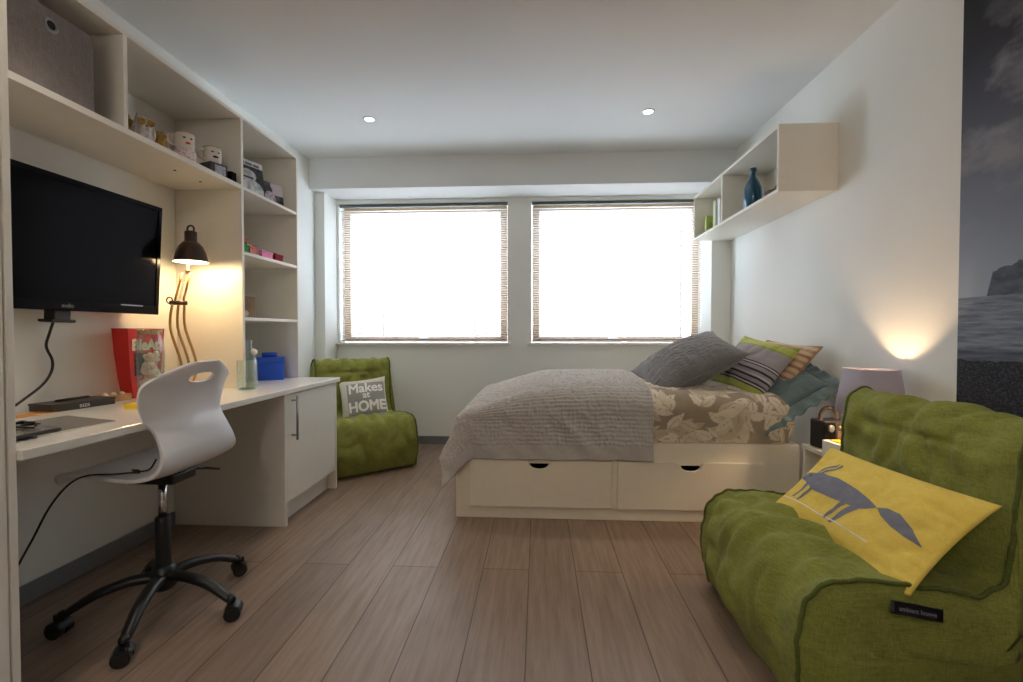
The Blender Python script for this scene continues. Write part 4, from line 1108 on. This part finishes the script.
# pillows at the bed head
gp = fabric('dark_grey_ruched', srgb(106, 105, 108), srgb(138, 137, 141), bump=.3, sheen=.3)
cushion('ruched_pillow', 'dark grey ruched pillow leaning foremost in the pillow pile', 'pillow', (.925, 2.98, .862), (.84, -.03, .43), (-.10, .92, .25), .60, .48, .25, gp, 1.4, amp=.008, ruche=.010, n=110, pinch=.09, rim=gp)
st = []
G1, G2, LG, NV, WH = srgb(150, 160, 72), srgb(178, 184, 96), srgb(158, 152, 158), srgb(52, 54, 66), srgb(190, 188, 192)
st = [(0, G1), (.10, G2), (.18, NV), (.20, WH), (.225, NV), (.25, LG), (.30, NV), (.33, WH), (.36, LG), (.40, NV), (.43, LG), (.49, NV), (.505, WH), (.53, NV), (.545, LG), (.80, G1), (.83, G2), (.93, G1)]
sm = m_stripes('green_grey_stripe', 1, -.20, .20, st)
ss, on, sf = cushion('striped_cushion', 'lime, lilac grey and navy striped cushion leaning behind the grey pillow', 'cushion', (1.285, 2.90, .845), (.12, -.44, -.07), (.22, 0.02, .27), .46, .40, .15, sm, 6.3, amp=.010, n=70)
fr_ = B(); rs = random.Random(4)
for k in range(60):
    x = -.215 + .43 * k / 59; cyl(fr_, (x, -.188, .0), (x + rs.uniform(-.006, .006), -.212 - rs.random() * .008, rs.uniform(-.006, .006)), .0022, .001, seg=5)
part('fringe', fr_, plain('lime_fringe', G2, .9), ss)
bs = []
for k in range(10): bs += [(k / 10, srgb(214, 186, 150)), (k / 10 + .055, srgb(158, 122, 104) if k % 2 else srgb(180, 148, 122))]
bmt = m_stripes('beige_stripe', 1, -.21, .21, bs)
cushion('beige_striped_cushion', 'beige and brown striped cushion between the lime striped cushion and the teal pillow', 'cushion', (1.41, 2.90, .83), (.10, -.44, -.03), (.26, 0.02, .30), .44, .42, .12, bmt, 8.3, amp=.009, n=60, rim=plain('tan_piping', srgb(176, 138, 104), .8))
tf = fabric('teal_grey_satin', srgb(88, 108, 112), srgb(120, 138, 140), bump=.2, sheen=.4)
tt, on, sf = cushion('ruffled_pillow', 'teal grey pillow with a ruffled edge, rearmost against the wall', 'pillow', (1.395, 2.83, .735), (.04, -.44, -.15), (.34, 0.0, .28), .46, .38, .18, tf, 11.3, amp=.009, n=60)
bm = B(); ring = []; nn = 240
def perim(q):
    q = q % 4; k = int(q); f = -1 + 2 * (q - k)
    return [(f, -1), (1, f), (-f, 1), (-1, -f)][k]
def ruf(i, j):
    q = 4 * i / nn; a, b = perim(q); p = sf(a, b, 1)
    d = Vector((p.x / .25, p.y / .20, 0)); d = Vector((d.x if abs(a) > .86 else 0, d.y if abs(b) > .86 else 0, 0)); d = d.normalized() if d.length else d
    k = j / 5
    return p + d * .066 * k + Vector((0, 0, -.018 * k + k * .010 * math.sin(i * .62 + 1.3 * math.sin(i * .17))))
grid(bm, nn, 5, ruf, closeu=True)
part('ruffle', bm, tf, tt, smooth=True, solid=.002)
# white pillow underneath against the wall
# ------------------------------------------------------------------ wall cabinet on the right
t_ = thing('wall_shelf', 'white open two-bay box shelf on the right wall above the bed', 'shelf', (1.48, 3.43, 1.84))
y0, y1, z0, z1, xf = 2.665, 4.07, 1.835, 2.205, 1.322
part('top_panel', boxm(xf, XR - .001, y0, y1, z1 - .018, z1), M['white'], t_, world=True, bevel=.001)
part('bottom_panel', boxm(xf, XR - .001, y0, y1, z0, z0 + .018), M['white'], t_, world=True, bevel=.001)
for y in (y0, 3.455, y1 - .018): part('side_panel' if y != 3.455 else 'divider', boxm(xf + (.001 if y == 3.455 else 0), XR - .001, y, y + .018, z0 + .018, z1 - .018), M['white'], t_, world=True, bevel=.001)
part('back_panel', boxm(XR - .010, XR - .0015, y0 + .018, y1 - .018, z0 + .018, z1 - .018), M['white'], t_, world=True)
zb = z0 + .0185
t_ = thing('blue_bottle', 'tall blue glass bottle on the right wall shelf', 'bottle', (1.42, 3.19, zb))
part('glass', lathe(B(), [(.050, 0), (.056, .008), (.057, .12), (.054, .155), (.038, .195), (.022, .225), (.017, .245), (.016, .270), (.021, .272), (.021, .288), (.012, .290), (.0001, .286)], (1.42, 3.19, zb), 40), M['bluebottle'], t_, world=True, smooth=True)
part('bottle_lip', tube(B(), [(1.42 + .0195 * math.cos(a), 3.19 + .0195 * math.sin(a), zb + .272) for a in [i * PI / 12 for i in range(24)]], .003, closed=True, seg=6), M['bluebottle'], t_, world=True, smooth=True)
bk_ = [('slim lime green book leaning farthest back in the wall shelf', 4.0, .17, srgb(176, 184, 96), .02), ('white and green book beside the lime one in the wall shelf', 3.80, .24, srgb(202, 214, 176), .03), ('white book with a dark curved mark, nearest the shelf divider', 3.70, .235, srgb(226, 226, 232), .03)]
for k, (lab, y, h_, c, th) in enumerate(bk_):
    t_ = thing('book', lab, 'book', (1.45, y, zb), (0, 0, [.35, .25, .15][k]), 'books on the wall shelf')
    cm = plain('book_cover', c, .4); part('pages', boxm(-.06, .058, -th / 2 + .002, th / 2 - .002, .002, h_ - .003), M['whiteink'], t_)
    cv = B(); box(cv, -.062, .062, -th / 2, -th / 2 + .002, 0, h_); box(cv, -.062, .062, th / 2 - .002, th / 2, 0, h_); box(cv, -.064, -.062, -th / 2, th / 2, 0, h_)
    part('cover', cv, cm, t_)
    mk = B()
    if k == 0: mk.faces.new([mk.verts.new((-.02 + .022 * math.cos(q), -th / 2 - .0006, h_ * .5 + .035 * math.sin(q))) for q in [i * PI / 8 for i in range(16)]])
    elif k == 1:
        for a_ in (-.05, -.02, .01): mk.faces.new([mk.verts.new(p) for p in ((a_, -th / 2 - .0006, .03), (a_ + .014, -th / 2 - .0006, .03), (a_ + .014, -th / 2 - .0006, h_ - .04), (a_, -th / 2 - .0006, h_ - .04))])
    else: tube(mk, [(-.01 + .035 * math.cos(q), -th / 2 - .001, h_ * .6 + .06 * math.sin(q)) for q in [1.6 + i * PI / 12 for i in range(13)]], .004, seg=6)
    part('cover_print', mk, M['ink'] if k == 2 else plain('olive_print', srgb(150, 158, 70), .5), t_)
t_ = thing('brown_dish', 'brown patterned dish standing at the near end of the wall shelf', 'dish', (1.44, 2.90, zb))
part('bowl', lathe(B(), [(.03, 0), (.055, .012), (.078, .045), (.080, .050), (.074, .046), (.05, .018), (.0001, .012)], (1.44, 2.91, zb), 32), plain('brown_glaze', srgb(96, 72, 48), .4, var=.3, scale=30), t_, world=True, smooth=True)
part('handle', tube(B(), [(1.44, 2.84, zb + .048), (1.44, 2.88, zb + .085), (1.44, 2.94, zb + .085), (1.44, 2.985, zb + .048)], .007, smooth_n=6), plain('tan_handle', srgb(176, 146, 90), .5), t_, world=True, smooth=True)
t_ = thing('dark_picture', 'dark picture standing on edge inside the near end of the wall shelf', 'picture', (1.5, 2.75, zb))
part('board', boxm(1.352, 1.60, 2.730, 2.742, zb, zb + .26), plain('teal_dark', srgb(28, 58, 72), .3), t_, world=True, bevel=.001)

# ------------------------------------------------------------------ nightstand, lamp, radio, tissues
t_ = thing('nightstand', 'small white open bedside unit between the bed and the large lounger', 'bedside table', (1.42, 2.32, 0))
nx0, ny0, ny1, nz1 = 1.345, 2.06, 2.45, .488
part('top_panel', boxm(nx0, XR - .017, ny0, ny1, nz1 - .020, nz1), M['white'], t_, world=True, bevel=.0015)
part('side_panel', boxm(nx0 + .005, XR - .017, ny0 + .005, ny0 + .023, 0, nz1 - .020), M['white'], t_, world=True, bevel=.001)
part('side_panel', boxm(nx0 + .005, XR - .017, ny1 - .023, ny1 - .005, 0, nz1 - .020), M['white'], t_, world=True, bevel=.001)
part('shelf', boxm(nx0 + .007, XR - .019, ny0 + .023, ny1 - .023, .300, .318), M['white'], t_, world=True, bevel=.001)
part('shelf', boxm(nx0 + .007, XR - .019, ny0 + .023, ny1 - .023, .06, .078), M['white'], t_, world=True, bevel=.001)
part('back_panel', boxm(XR - .024, XR - .017, ny0 + .023, ny1 - .023, .078, nz1 - .020), M['white'], t_, world=True)
zn = nz1 + .0003
LX, LY = 1.495, 2.18
t_ = thing('table_lamp', 'lit table lamp with a lilac grey tapered shade on the bedside unit', 'table lamp', (LX, LY, zn))
part('base', lathe(B(), [(.055, 0), (.060, .006), (.056, .014), (.030, .030), (.022, .06), (.034, .10), (.030, .14), (.014, .175), (.010, .20), (.0001, .202)], (LX, LY, zn)), M['white_gloss'], t_, world=True, smooth=True)
part('lamp_shade', lathe(B(), [(.132, .205), (.104, .405)], (LX, LY, zn), 48, cap=False), M['shade'], t_, world=True, smooth=True, solid=.002)
sp = B()
for q in range(3): cyl(sp, (LX, LY, zn + .395), (LX + .103 * math.cos(q * 2.09), LY + .103 * math.sin(q * 2.09), zn + .395), .0015, seg=6)
cyl(sp, (LX, LY, zn + .20), (LX, LY, zn + .395), .003, seg=8)
part('shade_carrier', sp, M['steel'], t_, world=True)
part('bulb', sphere(B(), (LX, LY, zn + .255), .026, 16), M['bulb'], t_, world=True, smooth=True)
light('POINT', (LX, LY - .0, zn + .272), 10.5, (1, .66, .38), .03, name='table_lamp_light')
t_ = thing('radio', 'small black radio with a carrying handle on the bedside unit', 'radio', (1.425, 2.365, zn), (0, 0, .25))
lea = plain('black_leather', srgb(26, 22, 22), .35, var=.2, scale=200)
part('body', boxm(-.065, .065, -.045, .045, .004, .142), lea, t_, bevel=.008, seg=3)
part('front_grille', boxm(-.060, -.004, -.0475, -.0445, .012, .134), M['blackgloss'], t_, bevel=.002)
part('side_grille', boxm(.004, .060, -.0475, -.0445, .012, .090), plain('brown_cloth', srgb(92, 70, 56), .8, scale=300, var=.3), t_)
part('tuning_dial', lathe(B(), [(.017, 0), (.017, .006), (.014, .009), (.0001, .009)], M4=Matrix.Translation((-.034, -.0475, .106)) @ Matrix.Rotation(PI / 2, 4, 'X')), M['steel'], t_, smooth=True)
for q in (.016, .032, .048): part('knob', lathe(B(), [(.006, 0), (.006, .006), (.0001, .006)], M4=Matrix.Translation((q, -.0475, .110)) @ Matrix.Rotation(PI / 2, 4, 'X'), seg=14), M['brass'], t_, smooth=True)
part('handle', tube(B(), [(-.045, 0, .140), (-.046, 0, .165), (-.030, 0, .190), (0, 0, .198), (.030, 0, .190), (.046, 0, .165), (.045, 0, .140)], .006, smooth_n=6, flat=1.8), M['bronze'], t_, smooth=True)
t_ = thing('tissue_box', 'small white box with a yellow item on top, in front of the radio', 'box', (1.402, 2.20, zn), (0, 0, .1))
part('carton', boxm(-.055, .022, -.075, .075, 0, .062), M['whiteink'], t_, bevel=.002)
part('insert', boxm(-.038, .010, -.05, .05, .0622, .068), M['yellow'], t_, bevel=.002)
